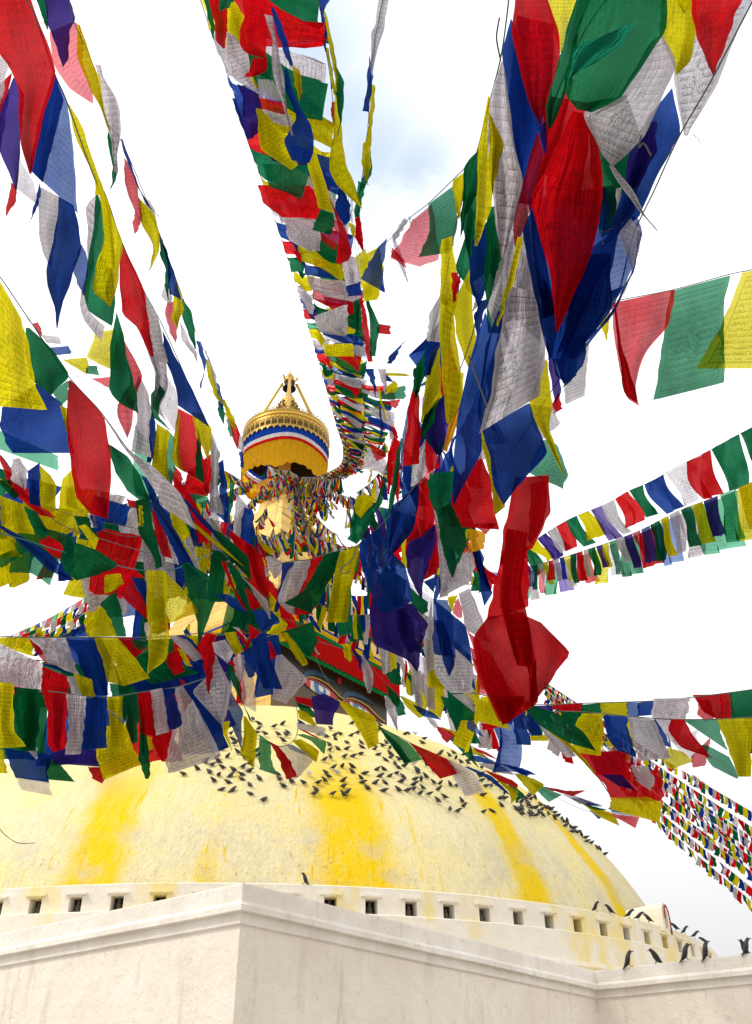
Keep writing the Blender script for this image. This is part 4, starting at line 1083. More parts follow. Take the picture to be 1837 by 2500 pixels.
# ---- right bundle: outer left string
N1, C = string('left string of the right bundle with long narrow yellow and white flags', [(1250, -60, 2.2), (1225, 130, 2.5), (1195, 250, 2.7), (1165, 370, 2.9), (1115, 540, 3.0), (1085, 700, 3.05), (1050, 830, 3.2), (1015, 980, 3.5), (985, 1100, 4.2), (960, 1130, 6), (900, 1150, 14), (800, 1170, 36), (740, 1165, 54)], G2)
heroes(N1, '''
@B
w 2.5|320,385 250,600 240,800 270,1200 320,1620|330,390 380,800 450,1160 400,1400 330,1630
y 2.6|240,600 180,900 170,1300 155,1550|250,620 270,800 260,1300 170,1550
y 2.48|240,700 250,1100 260,1200|250,720 330,900 260,1230
g 2.7|175,950 90,1050 60,1500|185,960 180,1170 100,1350 60,1500
y 2.75|20,1130 20,1200 50,1380|95,1080 80,1250 55,1380
g 2.8|90,1250 90,1500 120,1650|180,1180 150,1450 120,1660
b 2.85|120,1540 130,1800 180,1940|230,1400 250,1700 180,1950
b 2.9|210,1420 250,1700 270,1790|270,1350 320,1600 275,1790
w 2.7|320,1640 260,1850 240,1950|400,1480 350,1800 270,2060
y 2.4|430,1490 350,1800 290,2050|460,1500 400,1750 300,2060
b 2.9|180,1900 150,2000 170,2150|240,1880 200,2000 175,2150
w 2.95|160,1870 145,1960|230,1790 200,1900
@D
y 3.0|200,40 200,350 215,640 240,860|270,100 310,450 330,700 290,880
y 2.95|210,-300 200,-100 200,100|270,-320 300,0 280,180
y 3.1|280,90 300,300 370,510|375,-100 400,230 430,400 370,510
r 2.92|270,-90 270,0 275,100|305,-90 320,-30 280,100
w 3.05|130,160 110,340|200,40 200,350
b 3.1|110,360 100,560|200,340 130,560
y 3.1|190,360 130,450 70,850|200,600 200,680 70,860
g 3.15|90,440 30,520 40,600|110,360 100,560 40,640
r 3.1|60,560 30,650 30,700|80,550 60,620 40,700
g 3.1|150,730 80,850 75,960|190,690 150,850 80,960
k 3.15|190,690 90,900 170,1060|250,680 240,900 200,1060
y1 3.05|260,540 250,760 250,900|340,540 330,760 260,900
o 2.9|310,750 240,900 215,1030|330,760 290,900 230,1040
@L
r 3.1|1290,80 1230,500 1180,980|1330,250 1350,600 1330,960
b1 3.2|1290,180 1200,500 1150,900 1140,1180|1300,300 1210,700 1170,980 1160,1180
w 3.15|1260,350 1200,600 1180,800|1270,360 1220,620 1190,800
g 3.05|1280,0 1285,180 1290,250|1390,-20 1350,200 1310,320
g 3.1|1480,420 1370,600|1520,300 1400,500 1370,610
g 3.2|1540,260 1400,550 1400,720 1540,870|1580,300 1560,600 1600,800 1550,880
g 3.3|1150,700 1090,1000 1020,1450|1170,700 1140,1000 1060,1500
r 3.3|1040,790 1010,1000 1020,1260|1060,800 1060,1000 1030,1270
b 3.4|1190,980 1150,1200 1170,1320|1260,980 1250,1180 1190,1310
w 3.3|1400,700 1270,1000 1260,1190|1420,720 1420,1000 1350,1150
r 3.25|1400,680 1410,900 1420,1050|1440,680 1530,900 1520,1000
r 3.4|1100,960 1080,1200|1120,960 1130,1400
b 3.5|980,1160 970,1320|1010,1180 1020,1330
''')
auto(N1, C, 'gbyrwg', w=.3, h=.5, drape=(.05, 1), s0=.46, s1=1., jit=.15, pinch=.5)
# ---- right bundle: middle string
N2, C = string('middle string of the right bundle with red diamond flag and curled teal flag', [(1560, -80, 1.95), (1480, 0, 2.05), (1410, 110, 2.15), (1345, 270, 2.3), (1290, 400, 2.4), (1230, 560, 2.45), (1175, 720, 2.55), (1150, 830, 2.65), (1100, 960, 2.8), (1048, 1080, 2.9), (1020, 1170, 3.3), (960, 1220, 5), (880, 1230, 12), (790, 1190, 34), (735, 1165, 54)], G2, back=.35)
heroes(N2, '''
@B
r 2.55|420,-40 400,200 500,650 570,800|590,-40 680,220 680,420 600,650 570,800
y1 2.62|600,-40 640,120 690,330|800,-40 760,130 700,330
g 2.4|800,-40 720,280 600,680 620,820|880,-40 800,250 720,600 640,800
b 2.6|385,120 330,370 370,700 450,1160|420,200 480,500 560,800 450,1160
r 2.45|750,470 620,850 540,1150 520,1250|775,500 700,850 620,1050 540,1250
r 2.3|775,700 640,1020 520,1250 640,1750 665,2100|830,710 930,930 945,1250 880,1580 670,2100
r1 2.5|550,830 500,1000 390,1420 410,1570|600,1000 540,1230 430,1500 415,1570
b 2.78|430,100 370,700 430,1280|640,150 620,800 570,1300
g 2.72|880,640 900,1100 960,1500|1100,600 1200,900 1150,1350
b 2.76|520,1250 560,1700 640,2200|1100,1150 1000,1700 800,2200
w 2.8|330,1100 320,1500 400,2000|470,1100 500,1600 560,2150
r 2.74|600,600 600,900 620,1300|880,650 860,900 800,1300
g 2.82|240,1300 220,1700 240,2100|340,1300 330,1700 320,2100
g 2.12|870,-40 830,150 740,480 735,600 800,690|1340,-40 1340,180 1200,400 1060,620 880,705
t 2.03|930,235 800,290 760,450 735,540|1175,135 1060,290 900,400 760,480
b 2.5|515,1310 460,1450 500,1700 620,2240|560,1400 600,1650 640,1900 680,2280
r 2.52|560,1750 590,1900 600,2100|580,1760 620,1950 630,2150
b 2.3|1330,-10 1330,-10|1340,0 1345,5
k 2.4|560,800 600,980|600,760 610,900
@D
w 2.6|640,0 560,400 520,700 455,915|800,30 840,250 840,450 800,700
w 2.65|680,-260 640,0|790,-150 810,60
b 2.7|470,900 520,1050 540,1250 600,1375|740,740 800,900 855,1050 690,1250
y 2.8|450,760 455,1000 520,1250 540,1440|470,830 520,1050 560,1250 600,1390
b 2.75|480,160 380,500 300,900 270,1370|520,260 450,700 450,1050 275,1375
b 2.72|560,150 480,400 430,800|600,180 530,600 460,900
r 2.85|370,1120 300,1250 260,1400 260,1510|450,1080 500,1200 520,1400 550,1530
r1 2.87|300,1500 420,1510|540,1490 480,1560
y 2.8|860,450 750,740 850,950 970,1180|870,470 890,740 880,900 980,1190
w1 2.9|760,740 790,900 850,960|900,760 945,860 880,920
g1 2.95|830,970 760,1170 960,1270|870,960 930,1000 990,1180 965,1275
g 2.9|1000,550 960,640 1000,610|1050,420 1050,560 1000,610
w1 2.9|1050,420 980,650 990,740|1130,350 1100,690
r 2.95|900,740 910,800|940,670 960,770
b 2.5|810,-100 870,300 950,560 970,610|1100,300 1100,450 1000,600 985,610
k 2.7|830,80 870,400 910,700|870,300 960,640 920,740
y 3.2|270,1130 255,1160|280,1130 280,1180
@Z
r 2.88|1262,1165 1234,1297 1222,1380|1337,1160 1338,1255 1296,1340
r1 2.95|1300,1180 1290,1320|1337,1170 1330,1260 1300,1330
r 2.9|1228,1345 1209,1433 1193,1515|1283,1330 1286,1400 1287,1482
r 2.8|1240,1290 1220,1470 1250,1570 1266,1625|1288,1300 1268,1440 1296,1550 1302,1630
r 2.86|1195,1505 1158,1562 1182,1650 1232,1768|1275,1495 1300,1600 1310,1718
r 2.83|1255,1490 1290,1600 1296,1722|1318,1518 1390,1593 1345,1655 1300,1725
r1 2.9|1150,1580 1160,1630 1222,1762|1180,1600 1230,1660 1250,1740
o 3.0|1150,1290 1145,1350|1185,1300 1180,1340
y 3.05|1140,1292 1127,1345|1148,1292 1134,1350
''')
auto(N2, C, 'rbgwy', w=.3, h=.45, drape=(.05, 1), s0=.62, s1=1., jit=.2, pinch=.4)
# ---- right bundle: outer right string
N3, C = string('right string of the right bundle with long dark blue and torn white flags', [(1950, -200, 2.0), (1850, -20, 2.15), (1735, 200, 2.25), (1660, 330, 2.35), (1600, 460, 2.4), (1545, 580, 2.45), (1500, 740, 2.55), (1410, 860, 2.7), (1330, 980, 3), (1250, 1100, 3.6), (1150, 1200, 5), (1000, 1250, 12), (840, 1210, 34), (740, 1170, 54)], G2)
heroes(N3, '''
@B
w 2.3|1270,260 1050,640 840,705 960,980|1330,210 1420,400 1300,660 1190,880 1020,1050
w 2.28|1000,1040 1060,1150 1200,1340 1300,1455|1030,1050 1150,1200 1230,1360 1310,1455
y 2.5|1340,-40 1330,220 1420,450|1540,-40 1540,220 1510,380 1420,470
y1 2.45|1400,-40 1470,80|1540,-40 1480,80
b 2.5|1250,730 1150,1050 1070,1300 960,1560|1390,560 1440,850 1280,1150 1180,1370
k 2.45|1200,800 1130,950 1100,1200|1290,760 1290,950 1180,1180
g 2.6|960,1000 1000,1130 1060,1200|1130,920 1110,1080 1080,1200
b1 2.42|1140,1360 860,1600 690,2000 640,2260|1180,1370 1200,1480 1130,1700 1020,1930
b 2.4|870,1600 700,2000 640,2260|1000,1600 1000,1950 780,2260
b 2.38|1190,1450 1150,1700 1040,1930 780,2260|1205,1470 1160,1700 1055,1930 800,2260
w2 2.36|1140,1380 1060,1480 1150,1700 1080,1860|1200,1450 1180,1600 1100,1850
w 2.55|1050,1190 1040,1450|1080,1180 1075,1440
@D
b 2.45|850,200 900,400 930,560 985,610|1330,0 1200,200 1050,440 990,610
b1 2.5|820,0 860,200 900,330|1000,100 1050,150 1130,130
@T
w1 2.6|1260,120 1150,480 1180,700 1215,885|1640,-20 1500,300 1410,560 1230,880
r 2.4|1260,-40 1300,250 1395,490|1580,-40 1500,200 1400,490
''')
auto(N3, C, 'bwrgy', w=.3, h=.45, drape=(.05, 1), s0=.55, s1=1., jit=.2, pinch=.4)
# ---- sparse string crossing from the right bundle to the middle
N4, C = string('sparse short string with pink and pale green flags rising to the right bundle', [(880, 640, 5.4), (925, 605, 4.6), (960, 578, 4.2), (1000, 533, 3.9), (1045, 498, 3.7), (1100, 445, 3.5), (1150, 395, 3.3), (1175, 365, 3.0)], G2)
heroes(N4, '''
@G
b1 4.4|1150,1550 1040,1760|1200,1500 1170,1700 1180,1840
y1 4.5|1060,1600 1040,1800|1140,1560 1180,1700
y 4.6|1050,1790 1060,1900|1180,1700 1140,1890
w1 3.9|1310,1370 1240,1480 1240,1530|1330,1390 1290,1460 1260,1500
w1 3.95|1235,1480 1260,1620 1330,1780|1245,1480 1290,1600 1335,1780
r2 3.75|1370,1380 1290,1540 1230,1630|1480,1290 1510,1500 1520,1640 1400,1680
g1 3.55|1470,1280 1480,1450 1410,1620|1620,1170 1640,1400 1600,1590
r1 3.7|1235,1560 1230,1620|1310,1640 1320,1690
''')
# ---- centre bundles running up to the top edge
I1, C = string('dense string forming the left edge of the tall centre ribbon of flags', [(470, -60, 4.6), (500, 30, 4.8), (522, 95, 5), (560, 190, 5.3), (600, 330, 5.8), (640, 440, 6.4), (680, 560, 7.2), (715, 670, 8.2), (748, 780, 9.6), (778, 880, 11.5), (800, 960, 14), (822, 1040, 19), (838, 1100, 26), (825, 1140, 36), (770, 1165, 50), (735, 1165, 55)], G1)
auto(I1, C, 'ywbrg', w=.36, h=lambda f: .17+.1*f, drape=lambda f: (.9, .45-.2*f), jit=.10, pinch=.12, gap=.03, sheer=.3, skew=.08, s0=.0, fl=-.3)
I2, C = string('dense string forming the right half of the tall centre ribbon of flags', [(540, -60, 4.2), (575, 60, 4.4), (600, 150, 4.7), (628, 270, 5.1), (660, 390, 5.6), (695, 490, 6.1), (728, 600, 6.9), (758, 700, 8), (785, 800, 9.4), (810, 900, 11.5), (825, 980, 14.5), (838, 1050, 19), (845, 1100, 26), (830, 1140, 36), (780, 1165, 50), (740, 1168, 55)], G1)
auto(I2, C, 'rgybw', w=.42, h=lambda f: .42+.12*f, drape=lambda f: (.93, .35-.15*f), jit=.10, pinch=.12, gap=.0, sheer=.15, skew=.1, fl=-.3)
I2b, C = string('string hidden behind the tall centre ribbon of flags, showing between its gaps', [(575, -60, 4.6), (610, 60, 4.8), (632, 150, 5.1), (655, 270, 5.5), (690, 390, 6), (725, 490, 6.5), (758, 600, 7.4), (785, 700, 8.5), (808, 800, 10), (825, 900, 12), (838, 980, 15), (848, 1050, 19.5), (852, 1100, 26.5), (838, 1140, 36), (790, 1170, 50), (745, 1170, 55)], G1)
auto(I2b, C, 'gwbyr', w=.36, h=lambda f: .32+.1*f, drape=lambda f: (.93, .3), jit=.12, pinch=.15, gap=.02, sheer=.2, skew=.1, fl=-.3)
heroes(I2, '''
@G
g 3.9|40,-30 70,80 100,240|80,-30 110,100 110,250
r 3.85|70,-30 120,150 120,250 170,310|180,-30 190,80 190,200 175,300
g 3.7|150,-20 145,70|250,-20 200,50
y 3.9|190,20 190,200 270,310|240,10 300,110 320,300
r 3.6|340,-30 285,180 280,270 310,330 435,370|400,-30 430,80 430,220 440,360
r 3.65|360,360 340,440 300,490|440,370 440,440 380,480
w 3.8|190,200 200,380 240,500 390,590|230,220 320,320 340,500 400,590
w 3.5|430,90 480,250 480,480 540,620 600,850|475,100 520,330 560,600 580,750 615,860
b 3.9|470,60 510,200 560,350 595,420|480,40 540,160 590,320 605,420
b 3.55|555,430 565,580 640,740 560,880 600,1010|575,440 620,620 720,790 740,950 700,1025
k 4.1|265,530 300,620 290,800 330,880|390,590 410,700 410,790 360,870
b 4.2|225,620 270,760 325,880|240,620 310,800 335,850
y 4.0|380,680 410,940 600,1070|410,690 560,860 640,1040
y1 4.2|600,410 630,560 650,640|650,440 665,560 655,630
y 3.8|700,1020 740,1160 770,1310|750,950 820,1180 860,1340
g 3.9|780,1320 735,1450 |860,1340 865,1420 840,1480
r 3.8|840,1240 900,1440 890,1665|860,1290 940,1450 980,1600 960,1640
w 4.1|555,1380 590,1510 720,1585|640,1370 750,1390 785,1500 770,1580
g1 4.2|430,1030 470,1180 560,1210|700,1040 690,1130 655,1255
r 4.25|400,1165 440,1280 550,1370|700,1170 740,1220 780,1320 750,1380
w 4.5|750,1990 780,2090 930,2120|940,1920 950,2050 945,2110
y 4.6|805,2170 820,2246|975,2165 985,2246
g 4.1|320,350 330,450 400,470|440,350 470,420 470,510
w2 4.3|390,500 400,620|470,500 560,640
r1 4.3|390,610 400,680 540,720|560,650 570,720
w 4.35|400,680 410,740 540,790|560,700 600,760 600,800
y 4.2|350,540 385,600|330,400 400,600
''')
J1, C = string('ragged string right of the tall centre ribbon, flags blown out to the right', [(770, 480, 5.5), (800, 560, 6.2), (820, 640, 6.8), (840, 720, 7.6), (860, 800, 8.8), (872, 880, 10), (885, 960, 12), (890, 1020, 15), (880, 1080, 21), (860, 1130, 32), (790, 1165, 50), (745, 1165, 55)], G1)
auto(J1, C, 'rwgbyg', w=.34, h=lambda f: .40+.25*f, drape=lambda f: (1, .25), jit=.16, pinch=.2, sheer=.35, skew=.15, fl=-.3, s0=.12)
heroes(J1, '''
@G
b 5.0|900,1190 875,1310 930,1420|920,1200 970,1300 960,1390
r 5.1|1010,1370 1000,1500 1050,1580|1030,1370 1045,1480 1055,1580
w 5.0|930,1600 925,1680 945,1800|1000,1620 1030,1750 1020,1780
b 5.2|945,1800 960,1865|1030,1770 1040,1860
y1 5.3|1000,1620 1030,1760|1060,1570 1100,1700
b1 5.2|1150,1560 1040,1760|1160,1600 1175,1840
g 5.5|1060,1870 1090,2000 1100,2246|1075,1870 1150,2050 1130,2246
r 5.6|1030,1880 1050,2100 1080,2280|1045,1880 1080,2050 1110,2280
g 5.7|990,1900 1000,2100 1060,2160|1030,1880 1040,2050 1070,2160
r 6|1150,2040 1140,2100|1220,2050 1220,2110
b 5.9|1225,2230 1200,2290|1320,2135 1230,2290
@L
b 5.8|800,0 870,180 900,290|880,0 890,120 905,290
y 6|910,190 950,330 990,520|930,190 980,380 1000,520
w 6.2|920,0 960,100 990,260|1000,0 1010,100 1000,260
y 6.4|1000,40 1010,70|1190,50 1240,75
y 6.5|1010,180 1010,250 |1100,120 1120,190 1100,240
g1 6.6|950,230 960,310|1180,170 1190,310
b 6.3|960,20 1020,130|1010,60 1090,140
r1 6.7|980,340 1110,405|1140,310 1120,380
w1 7|830,390 960,530|1080,440 1080,590
b 7.1|820,490 850,560|1000,530 1080,640
r1 7.2|830,740 910,930|1000,850 1000,890
w1 7.3|830,800 770,1000 |1000,920 990,1060
y 7.4|830,1020 850,1060 810,1150|860,1020 860,1080 830,1150
b1 6.1|930,370 950,560 940,735|950,400 980,600 950,735
''')
K1, C = string('wispy string of twisted yellow and green flags just right of the centre ribbon', [(770, -40, 4.4), (782, 20, 4.5), (795, 110, 4.6), (808, 200, 4.8), (818, 300, 5.1), (830, 400, 5.5), (850, 480, 6.0), (862, 560, 6.8), (880, 680, 8), (905, 820, 10), (925, 900, 12.5), (940, 980, 17), (950, 1060, 24), (900, 1120, 36), (800, 1165, 52)], G1)
heroes(K1, '''
@G
b 4.5|765,-20 790,100 790,230 815,330|840,-20 800,80 820,200 820,330
y 4.55|800,60 820,200 860,400 885,580|815,80 850,230 885,400 890,580
y 4.7|820,300 835,420 850,520 870,600|830,300 850,430 870,520 880,600
g 4.8|870,400 880,500 885,650 905,780 890,860|875,400 930,520 925,680 910,780 892,860
g 4.9|820,310 850,450 845,560|825,330 860,440 855,560
r 5.0|860,640 845,690 865,800|870,640 865,720 870,800
y 5.0|870,560 865,850 835,1050 880,1160 1050,1320|890,560 915,870 940,1050 1000,1180 1045,1310
y1 5.1|940,1180 960,1240 1030,1300|960,1180 1010,1240 1040,1310
''')
auto(K1, C, 'ygrbw', w=.3, h=.32, drape=(.1, 1), s0=.48, s1=1., jit=.2, pinch=.6)
K2, C = string('wispy string right of centre top, frayed white flag at the top edge', [(945, -50, 4.2), (925, 50, 4.4), (910, 130, 4.6), (905, 200, 4.8), (900, 290, 5.1), (893, 380, 5.5), (880, 460, 6), (872, 560, 6.8), (880, 640, 8), (885, 700, 9)], G1)
heroes(K2, '''
@G
w 4.4|1160,-30 1130,150 1100,200 1105,300 1095,430|1220,-30 1180,170 1150,270 1120,400 1105,480
b 4.6|1090,340 1070,600 1045,700|1105,430 1110,530 1090,640 1080,705
y 4.7|1105,530 1085,800 1050,950|1125,540 1120,680 1100,850 1100,920
g 5.0|1060,1000 1050,1080 1030,1210|1100,930 1100,1100 1060,1180
y 4.9|1055,900 1045,1050 1080,1165|1100,880 1095,1050 1075,1165
g 5.4|1020,1140 1000,1300 1000,1370|1060,1160 1035,1300 1030,1370
r 5.6|1005,1370 1000,1480 1050,1580|1035,1370 1040,1500 1055,1580
w2 5.2|970,1250 980,1420|985,1250 985,1400
b 5.5|900,1190 875,1310 935,1420|925,1190 965,1300 970,1390
y 5.6|960,1400 980,1480|1000,1420 1000,1500
''')
# ---- right-hand strings
Q1, C = string('string of three big thin flags, red, green and yellow, at the right edge', [(1470, 760, 2.9), (1497, 737, 2.95), (1640, 708, 3.0), (1780, 670, 3.0), (1837, 658, 2.98), (1960, 625, 2.9)], 'strings on the right against open sky')
heroes(Q1, '''
@R
r1 3.02|750,370 780,650 830,980 915,1035|1130,290 1100,520 930,730 890,900
r 2.98|750,370 775,600 820,970 900,1020|762,375 800,650 880,900 905,1020
g1 3.02|1135,290 1090,600 1030,1000|1490,195 1450,400 1450,895
y1 2.95|1610,170 1470,530 1320,800|2100,60 2050,400 2000,800
@D
y 3.3|1200,230 1225,290 1245,345|1260,160 1250,300 1247,345
''')
def row(lab, nd, cols, grp='strings on the right against open sky', **k):
    R, C = string(lab, nd, grp); auto(R, C, cols, n=len(cols), px=False, **k); return R, C
row('upper of two rising strings at right, flags narrow and well spaced', [(1240, 1385, 19), (1300, 1325, 17), (1378, 1274, 15), (1446, 1244, 13.6), (1487, 1227, 12.8), (1532, 1200, 12), (1588, 1176, 11.2), (1652, 1140, 10.5), (1720, 1106, 9.8), (1795, 1065, 9.2), (1900, 1010, 8.6)], 'wrgykwrgykwrgbwrgg', h=lambda f: .50, drape=lambda f: (.75-.6*f, 1), jit=.05, pinch=.12, gap=.05, sheer=.3, ripple=.07, skew=.08)
row('lower of two rising strings at right, flags crowded edge to edge', [(1240, 1408, 19), (1283, 1386, 17.5), (1356, 1366, 15.5), (1457, 1334, 13.2), (1555, 1298, 11.4), (1652, 1249, 10), (1720, 1223, 9.2), (1802, 1191, 8.6), (1900, 1150, 8)], 'ybywrbgwyrwbygrwgkygwkrbgywgykgyb', h=.44, drape=lambda f: (.05, 1), jit=.06, pinch=.05, sheer=.45, ripple=.07, skew=.08)
row('string hanging directly behind the lower rising string at right', [(1240, 1415, 19.5), (1290, 1396, 18), (1356, 1376, 16), (1457, 1344, 13.6), (1555, 1306, 11.8), (1652, 1259, 10.4), (1720, 1230, 9.6), (1802, 1197, 9), (1900, 1158, 8.4)], 'ygwrgkwrywgrbwgy', h=.52, drape=lambda f: (.0, 1), jit=.05, pinch=.05, sheer=.9, ripple=.06, skew=.06)
row('short string of flags behind the tall red flags, left of the rising strings', [(1060, 1365, 22), (1120, 1385, 20), (1180, 1395, 18), (1240, 1400, 17)], 'ygrwygrb', h=.42, drape=(.1, 1), jit=.15, sheer=.4)
Q4, C = string('upper level string at lower right with white and red flags against the sky', [(1190, 1722, 4.2), (1337, 1720, 3.8), (1420, 1717, 3.6), (1495, 1715, 3.5), (1600, 1711, 3.4), (1684, 1703, 3.35), (1782, 1691, 3.3), (1860, 1680, 3.25)], 'level strings at lower right')
heroes(Q4, '''
@I
y 3.5|640,320 650,400|810,315 805,410
b1 3.5|810,315 820,410|890,315 890,420
b 3.5|890,315 890,410|1000,305 1010,400
w 3.3|1000,290 990,400 1060,520 1150,600|1225,285 1220,340 1200,430
g 3.55|510,330 500,390|640,320 640,390
r 3.55|310,335 380,380|500,320 500,380
r 3.4|1260,265 1330,380 1420,430|1440,262 1450,350 1450,430
r1 3.42|1290,300 1290,400 1340,440|1360,300 1400,420
r 3.45|1440,262 1450,430|1510,250 1525,420
g 3.4|1510,250 1520,425|1690,220 1690,430
k 3.6|140,340 160,520|300,335 300,400
''')
Q5, C = string('lower level string at lower right with yellow printed, blue, white and red flags', [(1190, 1745, 3.6), (1370, 1737, 3.3), (1470, 1742, 3.2), (1535, 1749, 3.15), (1640, 1756, 3.1), (1753, 1756, 3.05), (1860, 1750, 3)], 'level strings at lower right')
heroes(Q5, '''
@I
y 3.15|510,390 460,500 455,650|640,390 645,500 630,675
b 3.2|660,400 690,560 750,640 880,685|820,415 810,480 870,680
y 3.3|800,440 830,600|840,440 880,640
w 3.1|815,410 870,600 900,710|980,430 1040,560 1095,690
b 3.2|960,430 1040,600|1000,430 1070,540 1100,620
r 3.05|1110,430 1090,500 1180,620 1400,700|1190,430 1250,540 1390,700
g1 3.1|1200,435 1330,530 1480,635|1420,425 1440,540 1490,640
g1 3.12|1290,600 1380,740 1550,830|1340,600 1500,690 1560,820
y 3.0|1425,430 1490,600 1560,815|1650,420 1640,600 1640,815
y1 3.2|1040,700 1110,765|1080,620 1180,650 1250,715
w2 3.25|1110,570 1180,660 1200,680|1280,500 1260,690
r1 3.2|1240,680 1260,755|1360,560 1340,740
g 3.3|1610,440 1640,660|1760,430 1760,660
g 3.3|365,375 400,450|520,385 480,470
b 3.4|640,400 690,520|690,400 730,600
y 3.4|660,600 700,560|730,600 760,680
''')
Q6, C = string('string slanting down to the lower right, ending in a square yellow flag', [(1150, 1690, 3), (1277, 1722, 3.02), (1340, 1770, 3.05), (1400, 1830, 3.1), (1455, 1890, 3.15), (1496, 1950, 3.2)], 'level strings at lower right')
heroes(Q6, '''
@I
g 2.98|110,330 200,450 430,590 600,640|150,330 350,400 520,520 600,640
y 3.05|280,510 400,600 520,720 590,800|300,510 430,590 530,700 600,800
r 3.25|480,650 560,750 600,800|780,640 820,780 830,830
k 3.3|560,660 620,800|760,640 830,820
r 3.1|600,790 690,880 715,960|1010,770 1035,900 1030,980
k 3.05|640,800 760,880 850,900|760,800 820,850 870,920
y 3.08|715,955 710,1035|930,950 1035,990 1010,1120
w 3.02|840,740 880,850|930,740 990,820 970,910
r1 3.04|770,660 880,850|820,660 940,880
w 3.3|140,350 280,560 410,690|180,400 400,600 470,680
b 3.2|40,390 70,600|120,370 160,605
y 3.4|165,540 160,575|270,530 275,575
b1 3.35|120,400 160,540|200,430 240,540
w 3.4|1060,500 1100,560|1100,600 1120,700
@K
y 3.3|1140,0 1045,235|1240,0 1410,330
g 3.3|740,0 850,250|1060,80 1050,240
g1 3.4|760,60 850,255|900,160 970,220
r 2.85|1235,0 1350,270|1560,0 1540,80 1400,280
b1 3.4|1000,210 1000,330|1060,250 1155,410
r 3.5|1150,270 1160,345|1350,290 1330,310
w 3.2|850,-20 1085,175|1000,-20 1060,60 1085,180
''')
# ---- small blown strings over the dome
V1, C = string('string drooping over the pigeons, with one green, one red and one pale flag', [(830, 1690, 5), (870, 1735, 5), (920, 1770, 5), (1000, 1812, 5), (1060, 1850, 5.05), (1130, 1885, 5.1)], 'small strings over the dome')
heroes(V1, '''
@K
g1 5|80,285 180,420 375,680|90,290 400,470 540,640
g 5.02|80,285 180,420 375,680|85,288 300,480 430,660
r 4.95|410,465 560,640 730,830|430,470 800,640 910,780
w1 5|720,620 840,780 990,1010|830,640 1060,770 1165,970
@J
y 4.9|1310,20 1480,200 1640,480 1652,530|1420,60 1700,200 1740,300 1750,480
''')
V2, C = string('string of tiny blown flags streaming right above the dome edge', [(930, 1690, 7), (975, 1700, 7), (1010, 1730, 7), (1050, 1760, 7.1), (1110, 1810, 7.3), (1180, 1855, 7.5), (1260, 1885, 7.8), (1330, 1930, 8.1), (1420, 1975, 8.4), (1500, 1990, 8.8)], 'small strings over the dome')
heroes(V2, '''
@K
y 7|320,0 400,120 510,220|350,0 480,70 550,205
b 7|440,80 520,170 570,205|500,100 640,160 735,240
w1 7|580,200 620,270 680,330|620,210 680,250 700,290
r 7|680,300 730,390 790,470|700,300 830,360 870,400
y 7.05|710,290 860,400 960,440|750,310 940,380 1010,480
g 7.05|820,430 960,570 1110,720|870,400 1040,500 1070,640 1110,710
y 7.1|920,490 1010,580 1180,600|1000,500 1100,550 1300,690
b 7.1|1020,590 1090,660 1310,690|1100,600 1240,640 1330,700
r 7.1|1020,490 1100,560 1250,620|1060,510 1200,570 1310,640
w 7.1|1110,680 1300,770 1480,790|1180,670 1300,680 1400,740
b 7.0|970,710 1200,830 1410,990|1000,705 1250,810 1420,980
r 7.0|1160,740 1300,840 1500,925|1200,750 1440,840 1505,890
y 7.0|1290,840 1420,960 1440,1080|1330,850 1510,960 1450,1080
g 7.05|1400,880 1500,1000 1480,1075|1500,930 1570,990 1500,1070
b 7.1|1310,670 1500,760 1600,810|1400,690 1560,730 1652,770
@I
b 7.3|0,740 100,800 200,800|60,750 150,780 205,800
y 7.3|50,790 130,880 180,940|100,800 200,840 250,870
g1 7.4|150,840 230,930 290,985|250,880 320,920 370,940
r 7.4|240,880 300,905 450,945|330,895 400,910 530,910
w 7.5|370,930 430,960 500,1000|450,940 560,980 650,1010
b 7.5|430,960 520,1000 560,1010|500,960 600,1000 650,1020
y 7.7|500,990 620,1080 760,1145|560,1010 700,1060 740,1100
g 7.7|510,1000 600,1040|560,1010 680,1040
r1 7.8|600,1050 760,1100 870,1160|700,1060 800,1080 895,1090
b 7.8|560,1040 620,1100|620,1060 635,1090
b 7.9|700,1010 690,1030 720,1050|740,1020 840,1050 830,1060
w 7.9|680,1050 800,1080|760,1050 890,1085
''')
V3, C = string('little string curving round a pale patch of dome with green and red flags', [(500, 1735, 5), (560, 1770, 4.6), (600, 1790, 4.6), (650, 1812, 4.6), (690, 1822, 4.6), (720, 1805, 4.7), (728, 1770, 4.8), (725, 1730, 4.9), (715, 1690, 5)], 'small strings over the dome')
heroes(V3, '''
@J
g1 4.6|550,385 548,560 560,740|650,450 670,620 710,790
r 4.55|655,455 760,650 830,840|740,500 860,650 930,810
w2 4.6|750,500 860,640 900,840|880,490 1000,560 1100,640 930,830
b2 4.62|830,490 870,540|880,485 1000,560 1080,620
y 4.6|880,440 1010,570 1130,665|960,430 1080,500 1155,560
g1 4.58|930,385 1080,450 1210,580|1000,380 1150,430 1230,460
w1 4.7|945,270 945,330|1100,290 1210,320 1200,400
r 4.65|945,330 1050,380 1100,410|1000,340 1100,390 1210,440
k 4.5|1080,0 1110,160 1130,280|1200,-30 1360,60 1300,170 1280,290
r 4.75|905,0 930,40 940,60|1000,10 1080,30 1090,110
g 4.72|920,60 960,130 1100,220|960,70 1060,110 1120,190
y 4.7|935,140 960,220 1110,300|940,130 1050,170 1130,290
b 4.8|945,230 950,280|980,250 1020,280
''')
V4, C = string('short string across the painted eyes with white, purple, yellow and green flags', [(700, 1530, 6), (760, 1560, 6), (840, 1585, 6), (890, 1610, 6.2), (940, 1665, 6.4), (1000, 1720, 6.6)], 'small strings over the dome')
